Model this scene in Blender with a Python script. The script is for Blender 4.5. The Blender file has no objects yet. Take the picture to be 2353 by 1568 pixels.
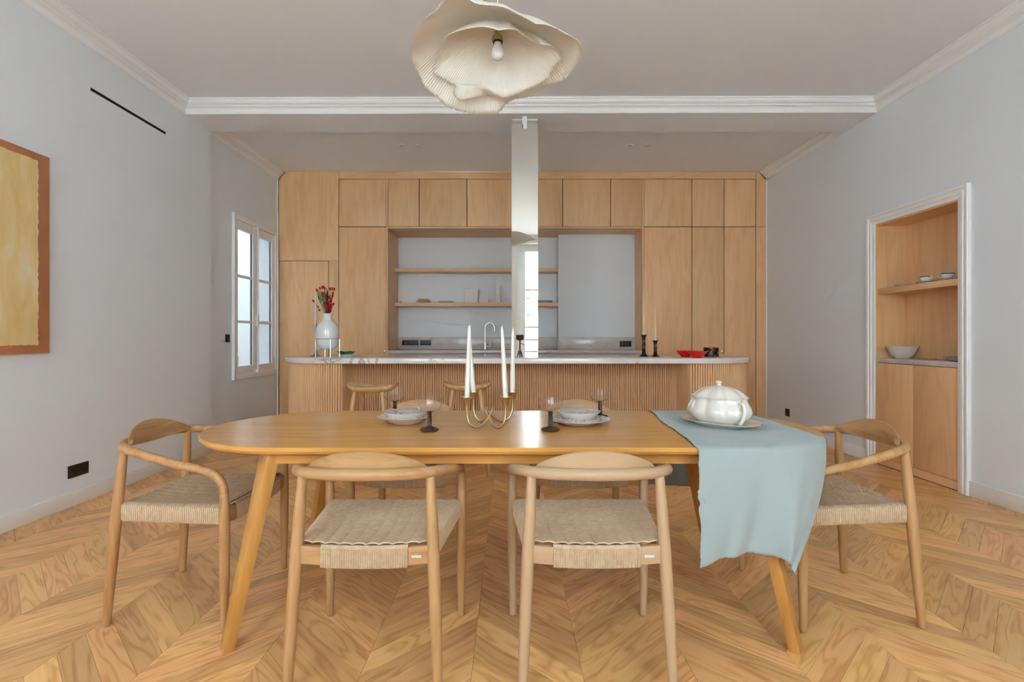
import bpy, bmesh, math, random
from mathutils import Vector, Matrix
random.seed(7)
R = math.radians
sc = bpy.context.scene
C = bpy.context.collection

# ---------------------------------------------------------------- camera
CAM_H, F, CX, CY = 1.138, 1200.0, 1172.0, 776.0
cd = bpy.data.cameras.new('camera'); cam = bpy.data.objects.new('camera', cd); C.objects.link(cam)
cd.sensor_width = 36; cd.lens = 36 * F / 2353
cd.shift_x = (1176.5 - CX) / 2353; cd.shift_y = (CY - 784) / 2353
cd.clip_start = 0.02
cam.location = (0, 0, CAM_H); cam.rotation_euler = (R(90), 0, 0)
sc.camera = cam
# ---------------------------------------------------------------- world, sun, exposure
w = bpy.data.worlds.new('sky'); sc.world = w; w.use_nodes = True
bg = w.node_tree.nodes['Background']; bg.inputs['Color'].default_value = (0.81, 0.93, 1.05, 1); bg.inputs['Strength'].default_value = 3.0
sl = bpy.data.lights.new('sun', 'SUN'); sun = bpy.data.objects.new('sun', sl); C.objects.link(sun)
sl.energy = 4.0; sl.angle = R(3); sl.color = (.93, .97, 1.03)
sun.rotation_euler = Vector((0.15, -0.75, -0.62)).to_track_quat('-Z', 'Y').to_euler()
# daylight portals in the two street windows (sampling guides for the sky light)
YF = -1.30                       # street wall inner face
WINS = [(-2.60, -0.75), (0.155, 2.005)]
for a, b in WINS:
    pl = bpy.data.lights.new('window_daylight', 'AREA'); po = bpy.data.objects.new('window_daylight', pl); C.objects.link(po)
    pl.shape = 'RECTANGLE'; pl.size = b - a; pl.size_y = 3.1; pl.cycles.is_portal = True
    po.location = ((a + b) / 2, YF - .02, 1.6); po.rotation_euler = (R(90), 0, 0)
vs = sc.view_settings
vs.view_transform = 'Standard'; vs.look = 'None'; vs.gamma = 1; vs.use_curve_mapping = False
vs.exposure = 2.22
sc.cycles.max_bounces = 8; sc.cycles.diffuse_bounces = 6; sc.cycles.glossy_bounces = 5; sc.cycles.transmission_bounces = 6; sc.cycles.transparent_max_bounces = 14
sc.cycles.use_adaptive_sampling = True; sc.cycles.adaptive_threshold = .11; sc.cycles.adaptive_min_samples = 16
sc.cycles.use_denoising = True; sc.cycles.caustics_reflective = False; sc.cycles.caustics_refractive = False
sc.cycles.sample_clamp_indirect = 8

# ---------------------------------------------------------------- materials
def mat(name):
    m = bpy.data.materials.new(name); m.use_nodes = True
    nt = m.node_tree; return m, nt, nt.nodes['Principled BSDF'], nt.nodes, nt.links
def simple(name, col, rough=.5, metal=0, bump=0, bscale=200, trans=0, coat=0, sss=0, var=0, vscale=3):
    m, nt, p, N, L = mat(name)
    p.inputs['Base Color'].default_value = (*col, 1); p.inputs['Roughness'].default_value = rough; p.inputs['Metallic'].default_value = metal
    if trans: p.inputs['Transmission Weight'].default_value = trans
    if coat: p.inputs['Coat Weight'].default_value = coat; p.inputs['Coat Roughness'].default_value = .08
    if sss:
        p.inputs['Subsurface Weight'].default_value = sss; p.inputs['Subsurface Radius'].default_value = (.02, .015, .01)
    tc = N.new('ShaderNodeTexCoord')
    if var:
        n = N.new('ShaderNodeTexNoise'); n.inputs['Scale'].default_value = vscale; n.inputs['Detail'].default_value = 4
        L.new(tc.outputs['Object'], n.inputs['Vector'])
        r = N.new('ShaderNodeValToRGB'); r.color_ramp.elements[0].position = .3; r.color_ramp.elements[1].position = .7
        r.color_ramp.elements[0].color = (*[c * (1 - var) for c in col], 1); r.color_ramp.elements[1].color = (*[min(1, c * (1 + var)) for c in col], 1)
        L.new(n.outputs['Fac'], r.inputs['Fac']); L.new(r.outputs['Color'], p.inputs['Base Color'])
    if bump:
        n = N.new('ShaderNodeTexNoise'); n.inputs['Scale'].default_value = bscale; n.inputs['Detail'].default_value = 3
        L.new(tc.outputs['Object'], n.inputs['Vector'])
        b = N.new('ShaderNodeBump'); b.inputs['Strength'].default_value = bump; b.inputs['Distance'].default_value = .002
        L.new(n.outputs['Fac'], b.inputs['Height']); L.new(b.outputs['Normal'], p.inputs['Normal'])
    return m
def wood(name, dark, mid, light, axis='z', rough=.45, coat=0, ring=.35, rand=.1, fine=70, broad=5, spec=.4, tone=False, streak=0, ringn=38, huev=.004):
    """oak-like procedural grain running along an axis of the object (or along u for 'uv')"""
    m, nt, p, N, L = mat(name)
    p.inputs['Roughness'].default_value = rough; p.inputs['Specular IOR Level'].default_value = spec
    if coat: p.inputs['Coat Weight'].default_value = coat; p.inputs['Coat Roughness'].default_value = .12
    tc = N.new('ShaderNodeTexCoord'); oi = N.new('ShaderNodeObjectInfo')
    at = N.new('ShaderNodeAttribute'); at.attribute_name = 'rnd'
    ad = N.new('ShaderNodeMath'); ad.operation = 'ADD'; L.new(oi.outputs['Random'], ad.inputs[0]); L.new(at.outputs['Fac'], ad.inputs[1])
    fr = N.new('ShaderNodeMath'); fr.operation = 'FRACT'; L.new(ad.outputs[0], fr.inputs[0])
    wn = N.new('ShaderNodeTexWhiteNoise'); wn.noise_dimensions = '1D'; L.new(fr.outputs[0], wn.inputs['W'])
    off = N.new('ShaderNodeVectorMath'); off.operation = 'MULTIPLY_ADD'
    L.new(wn.outputs['Color'], off.inputs[0]); off.inputs[1].default_value = (40, 40, 40)
    L.new(tc.outputs['UV' if axis == 'uv' else 'Object'], off.inputs[2])
    def scaled(across, along):
        mp = N.new('ShaderNodeMapping'); s = [across] * 3; s[{'x': 0, 'y': 1, 'z': 2, 'uv': 0}[axis]] = along
        mp.inputs['Scale'].default_value = s; L.new(off.outputs[0], mp.inputs['Vector']); return mp
    def noise(mp, detail, rough=.5, dist=0):
        n = N.new('ShaderNodeTexNoise'); n.inputs['Scale'].default_value = 1; n.inputs['Detail'].default_value = detail
        n.inputs['Roughness'].default_value = rough; n.inputs['Distortion'].default_value = dist
        L.new(mp.outputs[0], n.inputs['Vector']); return n
    nf = noise(scaled(fine, fine * .035), 5, .6); nb = noise(scaled(broad, broad * .16), 2, .5, .4)
    # growth rings: sine of the broad noise
    mu = N.new('ShaderNodeMath'); mu.operation = 'MULTIPLY'; mu.inputs[1].default_value = ringn; L.new(nb.outputs['Fac'], mu.inputs[0])
    si = N.new('ShaderNodeMath'); si.operation = 'SINE'; L.new(mu.outputs[0], si.inputs[0])
    mr = N.new('ShaderNodeMapRange'); mr.inputs['From Min'].default_value = -1; L.new(si.outputs[0], mr.inputs['Value'])
    pw = N.new('ShaderNodeMath'); pw.operation = 'POWER'; pw.inputs[1].default_value = 2.2; L.new(mr.outputs[0], pw.inputs[0])
    mx = N.new('ShaderNodeMix'); mx.inputs[0].default_value = ring; L.new(nf.outputs['Fac'], mx.inputs[2]); L.new(pw.outputs[0], mx.inputs[3])
    rp = N.new('ShaderNodeValToRGB'); e = rp.color_ramp.elements
    e[0].position = .25; e[0].color = (*light, 1); e[1].position = .8; e[1].color = (*dark, 1)
    x = e.new(.5); x.color = (*mid, 1)
    L.new(mx.outputs[0], rp.inputs['Fac'])
    hv = N.new('ShaderNodeHueSaturation'); L.new(rp.outputs['Color'], hv.inputs['Color'])
    # piece to piece variation
    v = N.new('ShaderNodeMapRange'); v.inputs['To Min'].default_value = 1 - rand; v.inputs['To Max'].default_value = 1 + rand
    L.new(wn.outputs['Value'], v.inputs['Value']); L.new(v.outputs[0], hv.inputs['Value'])
    hu = N.new('ShaderNodeMapRange'); hu.inputs['To Min'].default_value = .5 - huev; hu.inputs['To Max'].default_value = .5 + huev
    sp = N.new('ShaderNodeSeparateColor'); L.new(wn.outputs['Color'], sp.inputs[0]); L.new(sp.outputs[1], hu.inputs['Value']); L.new(hu.outputs[0], hv.inputs['Hue'])
    out = hv.outputs['Color']
    if streak:   # wear: bands of darker honey lacquer between paler bare wood
        ns = noise(scaled(38, 3.2), 6, .7)
        r2 = N.new('ShaderNodeValToRGB'); r2.color_ramp.elements[0].position = .46; r2.color_ramp.elements[1].position = .66
        L.new(ns.outputs['Fac'], r2.inputs['Fac'])
        m2 = N.new('ShaderNodeMix'); m2.data_type = 'RGBA'; m2.blend_type = 'MULTIPLY'; m2.inputs[7].default_value = (.80, .58, .30, 1)
        ml = N.new('ShaderNodeMath'); ml.operation = 'MULTIPLY'; ml.inputs[1].default_value = streak; L.new(r2.outputs['Color'], ml.inputs[0])
        L.new(ml.outputs[0], m2.inputs[0]); L.new(out, m2.inputs[6]); out = m2.outputs[2]
    if tone:     # per-thing tone carried as an object property
        ta = N.new('ShaderNodeAttribute'); ta.attribute_type = 'OBJECT'; ta.attribute_name = 'tone'
        m3 = N.new('ShaderNodeMix'); m3.data_type = 'RGBA'; m3.blend_type = 'MIX'; m3.inputs[7].default_value = (*tone, 1)
        L.new(ta.outputs['Fac'], m3.inputs[0]); L.new(out, m3.inputs[6]); out = m3.outputs[2]
    L.new(out, p.inputs['Base Color'])
    return m
def thin_glass(name, col=(1, 1, 1), ior=1.5, rough=0.0, base=0.0):
    m = bpy.data.materials.new(name); m.use_nodes = True; nt = m.node_tree; N, L = nt.nodes, nt.links
    N.remove(N['Principled BSDF'])
    t = N.new('ShaderNodeBsdfTransparent'); t.inputs['Color'].default_value = (*col, 1)
    g = N.new('ShaderNodeBsdfGlossy'); g.inputs['Roughness'].default_value = rough
    lw = N.new('ShaderNodeLayerWeight'); lw.inputs['Blend'].default_value = .5
    pw = N.new('ShaderNodeMath'); pw.operation = 'POWER'; pw.inputs[1].default_value = 4.5; L.new(lw.outputs['Facing'], pw.inputs[0])
    mr = N.new('ShaderNodeMapRange'); f0 = ((ior - 1) / (ior + 1)) ** 2; mr.inputs['To Min'].default_value = f0; L.new(pw.outputs[0], mr.inputs['Value'])
    mx = N.new('ShaderNodeMixShader'); L.new(mr.outputs[0], mx.inputs[0]); L.new(t.outputs[0], mx.inputs[1]); L.new(g.outputs[0], mx.inputs[2])
    L.new(mx.outputs[0], N['Material Output'].inputs['Surface'])
    return m
def marble(name, base=(.62, .565, .54), vein=(.26, .20, .18), rough=.18, mask=.03):
    m, nt, p, N, L = mat(name); p.inputs['Roughness'].default_value = rough
    tc = N.new('ShaderNodeTexCoord'); mp = N.new('ShaderNodeMapping'); mp.inputs['Rotation'].default_value = (.4, .5, .6)
    mp.inputs['Scale'].default_value = (1.6, 3.2, 3.2); L.new(tc.outputs['Object'], mp.inputs['Vector'])
    def n(s, d, dist):
        x = N.new('ShaderNodeTexNoise'); x.inputs['Scale'].default_value = s; x.inputs['Detail'].default_value = d; x.inputs['Distortion'].default_value = dist
        L.new(mp.outputs[0], x.inputs['Vector']); return x
    a = n(1.7, 7, 1.4); c = n(2.4, 5, .6)
    s = N.new('ShaderNodeMath'); s.operation = 'SUBTRACT'; s.inputs[1].default_value = .5; L.new(a.outputs['Fac'], s.inputs[0])
    ab = N.new('ShaderNodeMath'); ab.operation = 'ABSOLUTE'; L.new(s.outputs[0], ab.inputs[0])
    r = N.new('ShaderNodeValToRGB'); e = r.color_ramp.elements
    e[0].position = 0; e[0].color = (*vein, 1); e[1].position = .045; e[1].color = (*base, 1)
    x = e.new(.012); x.color = (*[(v * .5 + b * .5) for v, b in zip(vein, base)], 1)
    vm = n(1.1, 2, 0)
    rm = N.new('ShaderNodeValToRGB'); rm.color_ramp.elements[0].position = .50; rm.color_ramp.elements[0].color = (mask, mask, mask, 1); rm.color_ramp.elements[1].position = .62; rm.color_ramp.elements[1].color = (0, 0, 0, 1)
    L.new(vm.outputs['Fac'], rm.inputs['Fac'])
    av = N.new('ShaderNodeMath'); av.operation = 'ADD'; L.new(ab.outputs[0], av.inputs[0]); L.new(rm.outputs['Color'], av.inputs[1])
    L.new(av.outputs[0], r.inputs['Fac'])
    r2 = N.new('ShaderNodeValToRGB'); r2.color_ramp.elements[0].position = .35; r2.color_ramp.elements[1].position = .7
    r2.color_ramp.elements[0].color = (.86, .83, .82, 1); r2.color_ramp.elements[1].color = (1.08, 1.07, 1.06, 1); L.new(c.outputs['Fac'], r2.inputs['Fac'])
    mx = N.new('ShaderNodeMix'); mx.data_type = 'RGBA'; mx.blend_type = 'MULTIPLY'; mx.inputs[0].default_value = 1
    L.new(r.outputs['Color'], mx.inputs[6]); L.new(r2.outputs['Color'], mx.inputs[7]); L.new(mx.outputs[2], p.inputs['Base Color'])
    return m

M = {}
M['wall'] = simple('wall_paint', (.77, .81, .85), .75)
M['ceiling'] = simple('ceiling_paint', (.85, .87, .90), .85)
M['trim'] = simple('white_trim_paint', (.86, .86, .855), .4)
M['plaster'] = simple('white_plaster', (.76, .78, .80), .7)
OAK = ((.70, .39, .182), (.79, .475, .236), (.84, .53, .28))
M['oak'] = wood('oak_veneer_vertical', *OAK, 'z', .42, ring=.18, rand=.10, fine=85, broad=4)
M['oak_x'] = wood('oak_veneer_horizontal', *OAK, 'x', .42, ring=.18, rand=.08, fine=85, broad=4)
M['oak_y'] = wood('oak_veneer_depth', *OAK, 'y', .42, ring=.18, rand=.08, fine=85, broad=4)
M['reed'] = wood('reed_oak', (.62, .36, .18), (.72, .44, .225), (.78, .49, .265), 'z', .45, ring=.1, rand=.0, fine=120, broad=3)
M['reed_back'] = simple('shaded_backing', (.30, .16, .075), .7)  # groove shade between the reeds is put into this darker backing colour
M['gap'] = simple('dark_gap_wood', (.10, .055, .03), .8)
M['floor'] = wood('oak_parquet', (.54, .255, .09), (.72, .385, .145), (.79, .45, .185), 'uv', .36, ring=.34, rand=.19, huev=.007, fine=85, broad=9, spec=.35, ringn=52)
M['table'] = wood('lacquered_table_oak', (.48, .21, .05), (.55, .255, .065), (.60, .295, .085), 'x', .24, ring=.2, rand=.03, fine=45, broad=4)
M['tablez'] = wood('table_leg_oak', (.42, .19, .045), (.50, .24, .06), (.56, .28, .08), 'z', .3, ring=.2, rand=.05, fine=55, broad=6)
CH = ((.37, .19, .07), (.43, .235, .095), (.465, .27, .115))
M['chairz'] = wood('chair_wood_upright', *CH, 'z', .42, ring=.2, rand=.04, fine=80, broad=8, tone=(.43, .30, .185), streak=.8)
M['chairx'] = wood('chair_wood_across', *CH, 'x', .42, ring=.25, rand=.04, fine=80, broad=8, tone=(.43, .30, .185), streak=.8)
M['stool'] = wood('stool_wood', (.46, .25, .10), (.58, .34, .15), (.66, .42, .21), 'x', .35, ring=.35, rand=.05, fine=60, broad=8)
M['stoolz'] = wood('stool_leg_wood', (.46, .25, .10), (.58, .34, .15), (.66, .42, .21), 'z', .35, ring=.2, rand=.05, fine=60, broad=8)
M['cord'] = simple('paper_cord', (.53, .38, .245), .8, var=.12, vscale=60, bump=.3, bscale=900)
M['marble'] = marble('veined_marble')
M['marble_lt'] = marble('island_marble', (.74, .71, .69), (.24, .22, .21), .12, .06)
M['black'] = simple('black_plastic', (.008, .008, .009), .45)
M['blacksocket'] = simple('black_socket', (.004, .004, .004), .3)
M['void'] = simple('slot_black', (.003, .003, .003), .9)
M['ceramic'] = simple('cream_ceramic', (.66, .615, .55), .15, coat=.2)
M['white_cer'] = simple('white_ceramic', (.78, .78, .77), .15, coat=.2)
M['vase'] = simple('opal_glass', (.70, .73, .72), .1, coat=.5)
M['wax'] = simple('ivory_wax', (.66, .635, .57), .45)
M['wax_y'] = simple('yellow_wax', (.86, .62, .31), .45)
M['brass'] = simple('brushed_brass', (.66, .50, .28), .3, 1, var=.06, vscale=30)
M['silver'] = simple('tarnished_silver', (.62, .57, .50), .22, 1, var=.12, vscale=30)
M['chrome'] = simple('chrome', (.72, .72, .72), .08, 1)
M['steel'] = simple('cutlery_steel', (.35, .34, .33), .25, 1)
M['mirror'] = simple('mirror_silver', (.90, .92, .88), .0, 1)
M['red'] = simple('red_glaze', (.75, .004, .006), .18, coat=.5)
M['green'] = simple('green_glaze', (.035, .15, .055), .25, coat=.4, var=.6, vscale=45)
M['lacquer'] = simple('black_bronze', (.05, .035, .03), .2, .6, var=.5, vscale=35)
M['dried_red'] = simple('dried_red', (.36, .006, .012), .8, var=.3, vscale=60)
M['dried_green'] = simple('dried_green', (.28, .34, .15), .85, var=.35, vscale=80)
M['dried_dark'] = simple('dried_dark', (.07, .02, .015), .9)
M['card'] = simple('cream_card', (.76, .71, .65), .8)
M['biscuit'] = simple('cream_plate', (.82, .72, .58), .3)
M['rim'] = simple('brown_rim', (.22, .11, .05), .4)
M['navy'] = simple('navy_rim', (.02, .03, .06), .3)
M['glass'] = thin_glass('window_glass', (.96, .98, .97))
M['coupe'] = thin_glass('coupe_glass', (.992, .99, .995), 1.4)
M['smoke'] = simple('smoky_brown_glass', (.085, .042, .012), .03, trans=.6)
M['clear'] = simple('bulb_glass', (.86, .84, .82), .12, trans=.25)
M['stone'] = simple('facade_stone', (.80, .80, .79), .9, var=.06, vscale=1)
M['pavement'] = simple('street_asphalt', (.12, .12, .12), .9, var=.2, vscale=2)
M['facade_glass'] = simple('facade_pane', (.10, .12, .14), .08)
M['iron'] = simple('balcony_iron', (.03, .03, .03), .5)
M['plaque'] = simple('plaque_metal', (.62, .63, .66), .35, .6)
M['rubber'] = simple('grey_glide', (.12, .12, .12), .7)
M['lens'] = simple('lens_amber', (.55, .36, .15), .3)

def floral(name):
    m, nt, p, N, L = mat(name); p.inputs['Roughness'].default_value = .15
    tc = N.new('ShaderNodeTexCoord')
    v = N.new('ShaderNodeTexVoronoi'); v.inputs['Scale'].default_value = 105; v.inputs['Randomness'].default_value = 1; L.new(tc.outputs['Object'], v.inputs['Vector'])
    n = N.new('ShaderNodeTexNoise'); n.inputs['Scale'].default_value = 42; n.inputs['Detail'].default_value = 5; L.new(tc.outputs['Object'], n.inputs['Vector'])
    r = N.new('ShaderNodeValToRGB'); r.color_ramp.elements[0].position = .36; r.color_ramp.elements[0].color = (1, 1, 1, 1); r.color_ramp.elements[1].position = .50; r.color_ramp.elements[1].color = (0, 0, 0, 1)
    L.new(v.outputs['Distance'], r.inputs['Fac'])
    r2 = N.new('ShaderNodeValToRGB'); r2.color_ramp.elements[0].position = .42; r2.color_ramp.elements[0].color = (0, 0, 0, 1); r2.color_ramp.elements[1].position = .50; r2.color_ramp.elements[1].color = (1, 1, 1, 1)
    L.new(n.outputs['Fac'], r2.inputs['Fac'])
    mu = N.new('ShaderNodeMath'); mu.operation = 'MULTIPLY'; L.new(r.outputs['Color'], mu.inputs[0]); L.new(r2.outputs['Color'], mu.inputs[1])
    # the print sits in a garland away from the centre
    ln = N.new('ShaderNodeVectorMath'); ln.operation = 'MULTIPLY'; ln.inputs[1].default_value = (1, 1, 0); L.new(tc.outputs['Object'], ln.inputs[0])
    le = N.new('ShaderNodeVectorMath'); le.operation = 'LENGTH'; L.new(ln.outputs[0], le.inputs[0])
    gt = N.new('ShaderNodeMath'); gt.operation = 'GREATER_THAN'; gt.inputs[1].default_value = .035; L.new(le.outputs['Value'], gt.inputs[0])
    m2 = N.new('ShaderNodeMath'); m2.operation = 'MULTIPLY'; L.new(mu.outputs[0], m2.inputs[0]); L.new(gt.outputs[0], m2.inputs[1])
    mx = N.new('ShaderNodeMix'); mx.data_type = 'RGBA'; mx.inputs[6].default_value = (.66, .60, .55, 1); mx.inputs[7].default_value = (.11, .045, .022, 1)
    L.new(m2.outputs[0], mx.inputs[0]); L.new(mx.outputs[2], p.inputs['Base Color'])
    return m
M['floral'] = floral('brown_floral_print')
M['ware'] = simple('ironstone', (.66, .60, .54), .15, coat=.2)

def cloth_mat():
    m, nt, p, N, L = mat('pale_blue_linen'); p.inputs['Roughness'].default_value = .9
    p.inputs['Sheen Weight'].default_value = .2
    tc = N.new('ShaderNodeTexCoord'); n = N.new('ShaderNodeTexNoise'); n.inputs['Scale'].default_value = 500; n.inputs['Detail'].default_value = 2
    L.new(tc.outputs['UV'], n.inputs['Vector'])
    n2 = N.new('ShaderNodeTexNoise'); n2.inputs['Scale'].default_value = 7; n2.inputs['Detail'].default_value = 6; L.new(tc.outputs['Object'], n2.inputs['Vector'])
    mx = N.new('ShaderNodeMix'); mx.data_type = 'RGBA'; mx.inputs[6].default_value = (.27, .318, .312, 1); mx.inputs[7].default_value = (.30, .35, .342, 1)
    L.new(n.outputs['Fac'], mx.inputs[0]); L.new(mx.outputs[2], p.inputs['Base Color'])
    b = N.new('ShaderNodeBump'); b.inputs['Strength'].default_value = .35; b.inputs['Distance'].default_value = .006
    L.new(n2.outputs['Fac'], b.inputs['Height'])
    b2 = N.new('ShaderNodeBump'); b2.inputs['Strength'].default_value = .2; b2.inputs['Distance'].default_value = .0006
    L.new(n.outputs['Fac'], b2.inputs['Height']); L.new(b.outputs['Normal'], b2.inputs['Normal']); L.new(b2.outputs['Normal'], p.inputs['Normal'])
    return m
M['linen'] = cloth_mat()
def paint_mat():
    m, nt, p, N, L = mat('ochre_paint'); p.inputs['Roughness'].default_value = .8
    tc = N.new('ShaderNodeTexCoord'); mp = N.new('ShaderNodeMapping'); mp.inputs['Scale'].default_value = (1, 7, 2.2); L.new(tc.outputs['Object'], mp.inputs['Vector'])
    n = N.new('ShaderNodeTexNoise'); n.inputs['Scale'].default_value = 1.3; n.inputs['Detail'].default_value = 8; n.inputs['Roughness'].default_value = .62; n.inputs['Distortion'].default_value = .5
    L.new(mp.outputs[0], n.inputs['Vector'])
    r = N.new('ShaderNodeValToRGB'); e = r.color_ramp.elements
    e[0].position = .3; e[0].color = (.72, .50, .20, 1); e[1].position = .78; e[1].color = (.82, .74, .60, 1); x = e.new(.55); x.color = (.80, .60, .29, 1)
    L.new(n.outputs['Fac'], r.inputs['Fac']); L.new(r.outputs['Color'], p.inputs['Base Color']); return m
M['ochre'] = paint_mat()
M['sienna'] = simple('sienna_paint', (.52, .21, .09), .8, var=.08, vscale=6)
def paper_mat():
    m, nt, p, N, L = mat('pleated_paper'); N.remove(p)
    d = N.new('ShaderNodeBsdfDiffuse'); d.inputs['Color'].default_value = (.90, .875, .82, 1)
    t = N.new('ShaderNodeBsdfTranslucent'); t.inputs['Color'].default_value = (.92, .86, .74, 1)
    mx = N.new('ShaderNodeMixShader'); mx.inputs[0].default_value = .33
    L.new(d.outputs[0], mx.inputs[1]); L.new(t.outputs[0], mx.inputs[2]); L.new(mx.outputs[0], N['Material Output'].inputs['Surface'])
    return m
M['paper'] = paper_mat()
def tortoise():
    m, nt, p, N, L = mat('tortoiseshell_glass'); p.inputs['Roughness'].default_value = .05
    tc = N.new('ShaderNodeTexCoord'); n = N.new('ShaderNodeTexNoise'); n.inputs['Scale'].default_value = 55; n.inputs['Detail'].default_value = 3; L.new(tc.outputs['Object'], n.inputs['Vector'])
    r = N.new('ShaderNodeValToRGB'); e = r.color_ramp.elements; e[0].position = .55; e[0].color = (.008, .003, .004, 1); e[1].position = .68; e[1].color = (.55, .11, .02, 1)
    L.new(n.outputs['Fac'], r.inputs['Fac']); L.new(r.outputs['Color'], p.inputs['Base Color']); return m
M['tortoise'] = tortoise()

# ---------------------------------------------------------------- mesh helpers
class MB:
    def __init__(s): s.v = []; s.f = []; s.sm = []
    def add(s, vs, fs, smooth=False):
        o = len(s.v); s.v += [tuple(p) for p in vs]
        for f in fs: s.f.append([o + i for i in f]); s.sm.append(smooth)
        return s
    def box(s, x0, x1, y0, y1, z0, z1):
        return s.add([(x0, y0, z0), (x1, y0, z0), (x1, y1, z0), (x0, y1, z0), (x0, y0, z1), (x1, y0, z1), (x1, y1, z1), (x0, y1, z1)],
                     [(3, 2, 1, 0), (4, 5, 6, 7), (0, 1, 5, 4), (1, 2, 6, 5), (2, 3, 7, 6), (3, 0, 4, 7)])
    def loft(s, rings, smooth=True, closed=True, cap=True, wrap=False):
        n = len(rings[0]); vs = [p for r in rings for p in r]; fs = []
        m = len(rings)
        for i in range(m if wrap else m - 1):
            a = i * n; b = ((i + 1) % m) * n
            for j in range(n if closed else n - 1):
                k = (j + 1) % n; fs.append((a + j, a + k, b + k, b + j))
        s.add(vs, fs, smooth)
        if cap and closed and not wrap:
            o = len(s.v) - len(vs)
            s.f.append([o + j for j in range(n)][::-1]); s.sm.append(False)
            s.f.append([o + (m - 1) * n + j for j in range(n)]); s.sm.append(False)
        return s
    def tube(s, pts, rad, n=10, cap=True, flat=1.0, up=None, wrap=False):
        pts = [Vector(p) for p in pts]; m = len(pts)
        if not hasattr(rad, '__len__'): rad = [rad] * m
        rings = []; prev = None
        for i, p in enumerate(pts):
            a = pts[(i - 1) % m] if (wrap or i > 0) else p; b = pts[(i + 1) % m] if (wrap or i < m - 1) else p
            t = (b - a).normalized()
            if prev is None:
                u = Vector(up) if up else (Vector((0, 0, 1)) if abs(t.z) < .9 else Vector((1, 0, 0)))
            else: u = prev
            u = (u - t * u.dot(t)).normalized(); prev = u; w_ = t.cross(u)
            rings.append([p + u * math.cos(k * 2 * math.pi / n) * rad[i] * flat + w_ * math.sin(k * 2 * math.pi / n) * rad[i] for k in range(n)])
        return s.loft(rings, True, True, cap, wrap)
    def lathe(s, prof, c=(0, 0, 0), n=32, sx=1, sy=1, cap=True, rot=0):
        rings = []
        for r, z in prof:
            rings.append([(c[0] + (r * sx * math.cos(k * 2 * math.pi / n)) * math.cos(rot) - (r * sy * math.sin(k * 2 * math.pi / n)) * math.sin(rot),
                           c[1] + (r * sx * math.cos(k * 2 * math.pi / n)) * math.sin(rot) + (r * sy * math.sin(k * 2 * math.pi / n)) * math.cos(rot), c[2] + z) for k in range(n)])
        return s.loft(rings, True, True, cap)
    def prism(s, poly, z0, z1):
        n = len(poly)
        s.add([(x, y, z0) for x, y in poly] + [(x, y, z1) for x, y in poly],
              [tuple(range(n))[::-1], tuple(range(n, 2 * n))] + [(i, (i + 1) % n, n + (i + 1) % n, n + i) for i in range(n)])
        return s
    def ell(s, c, r, n=8, m=6, ax=None):
        q = Vector((0, 0, 1)).rotation_difference(Vector(ax).normalized()) if ax else None
        rings = []
        for i in range(1, m):
            t = math.pi * i / m
            ring = [Vector((r[0] * math.sin(t) * math.cos(k * 2 * math.pi / n), r[1] * math.sin(t) * math.sin(k * 2 * math.pi / n), -r[2] * math.cos(t))) for k in range(n)]
            rings.append([Vector(c) + (q @ p if q else p) for p in ring])
        return s.loft(rings, True, True, True)
    def build(s, name, m, parent=None, bevel=0, seg=2, angle=40, recalc=True):
        me = bpy.data.meshes.new(name)
        base = Vector((0, 0, 0)); o = parent
        while o: base += o.location; o = o.parent
        top = None
        if parent is None:
            xs = [p[0] for p in s.v]; ys = [p[1] for p in s.v]; zs = [p[2] for p in s.v]
            top = Vector(((min(xs) + max(xs)) / 2, (min(ys) + max(ys)) / 2, min(zs))); base = top
        me.from_pydata([Vector(p) - base for p in s.v], [], s.f)
        me.polygons.foreach_set('use_smooth', s.sm)
        bm = bmesh.new(); bm.from_mesh(me)
        if recalc: bmesh.ops.recalc_face_normals(bm, faces=bm.faces)
        if bevel:
            es = [e for e in bm.edges if len(e.link_faces) == 2 and e.calc_face_angle(0) > R(35)]
            bmesh.ops.bevel(bm, geom=es, offset=bevel, segments=seg, affect='EDGES', profile=.5)
            for f in bm.faces: f.smooth = True
        bm.to_mesh(me); bm.free()
        if any(p.use_smooth for p in me.polygons): me.set_sharp_from_angle(angle=R(angle))
        me.materials.append(m)
        o = bpy.data.objects.new(name, me); C.objects.link(o)
        if parent: o.parent = parent
        else: o.location = top
        return o
def tag(o, label=None, cat=None, group=None, kind=None):
    if label: o['label'] = label
    if cat: o['category'] = cat
    if group: o['group'] = group
    if kind: o['kind'] = kind
    return o
def thing(name, loc, label=None, cat=None, group=None, rz=0, kind=None):
    o = bpy.data.objects.new(name, None); C.objects.link(o); o.location = loc; o.rotation_euler = (0, 0, rz)
    o.empty_display_size = .05
    return tag(o, label, cat, group, kind)
def dup(o, parent=None):
    c = o.copy(); C.objects.link(c); c.parent = parent
    for ch in list(o.children): dup(ch, c)
    return c
def box(name, m, x0, x1, y0, y1, z0, z1, parent=None, bevel=0):
    return MB().box(x0, x1, y0, y1, z0, z1).build(name, m, parent, bevel)
def P(px, py, Y):
    return Vector(((px - CX) / F * Y, Y, CAM_H - (py - CY) / F * Y))
def S(o): o['kind'] = 'structure'; return o
def arc(cx, cy, r, a0, a1, n): return [(cx + r * math.cos(R(a0 + (a1 - a0) * i / n)), cy + r * math.sin(R(a0 + (a1 - a0) * i / n))) for i in range(n + 1)]
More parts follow.
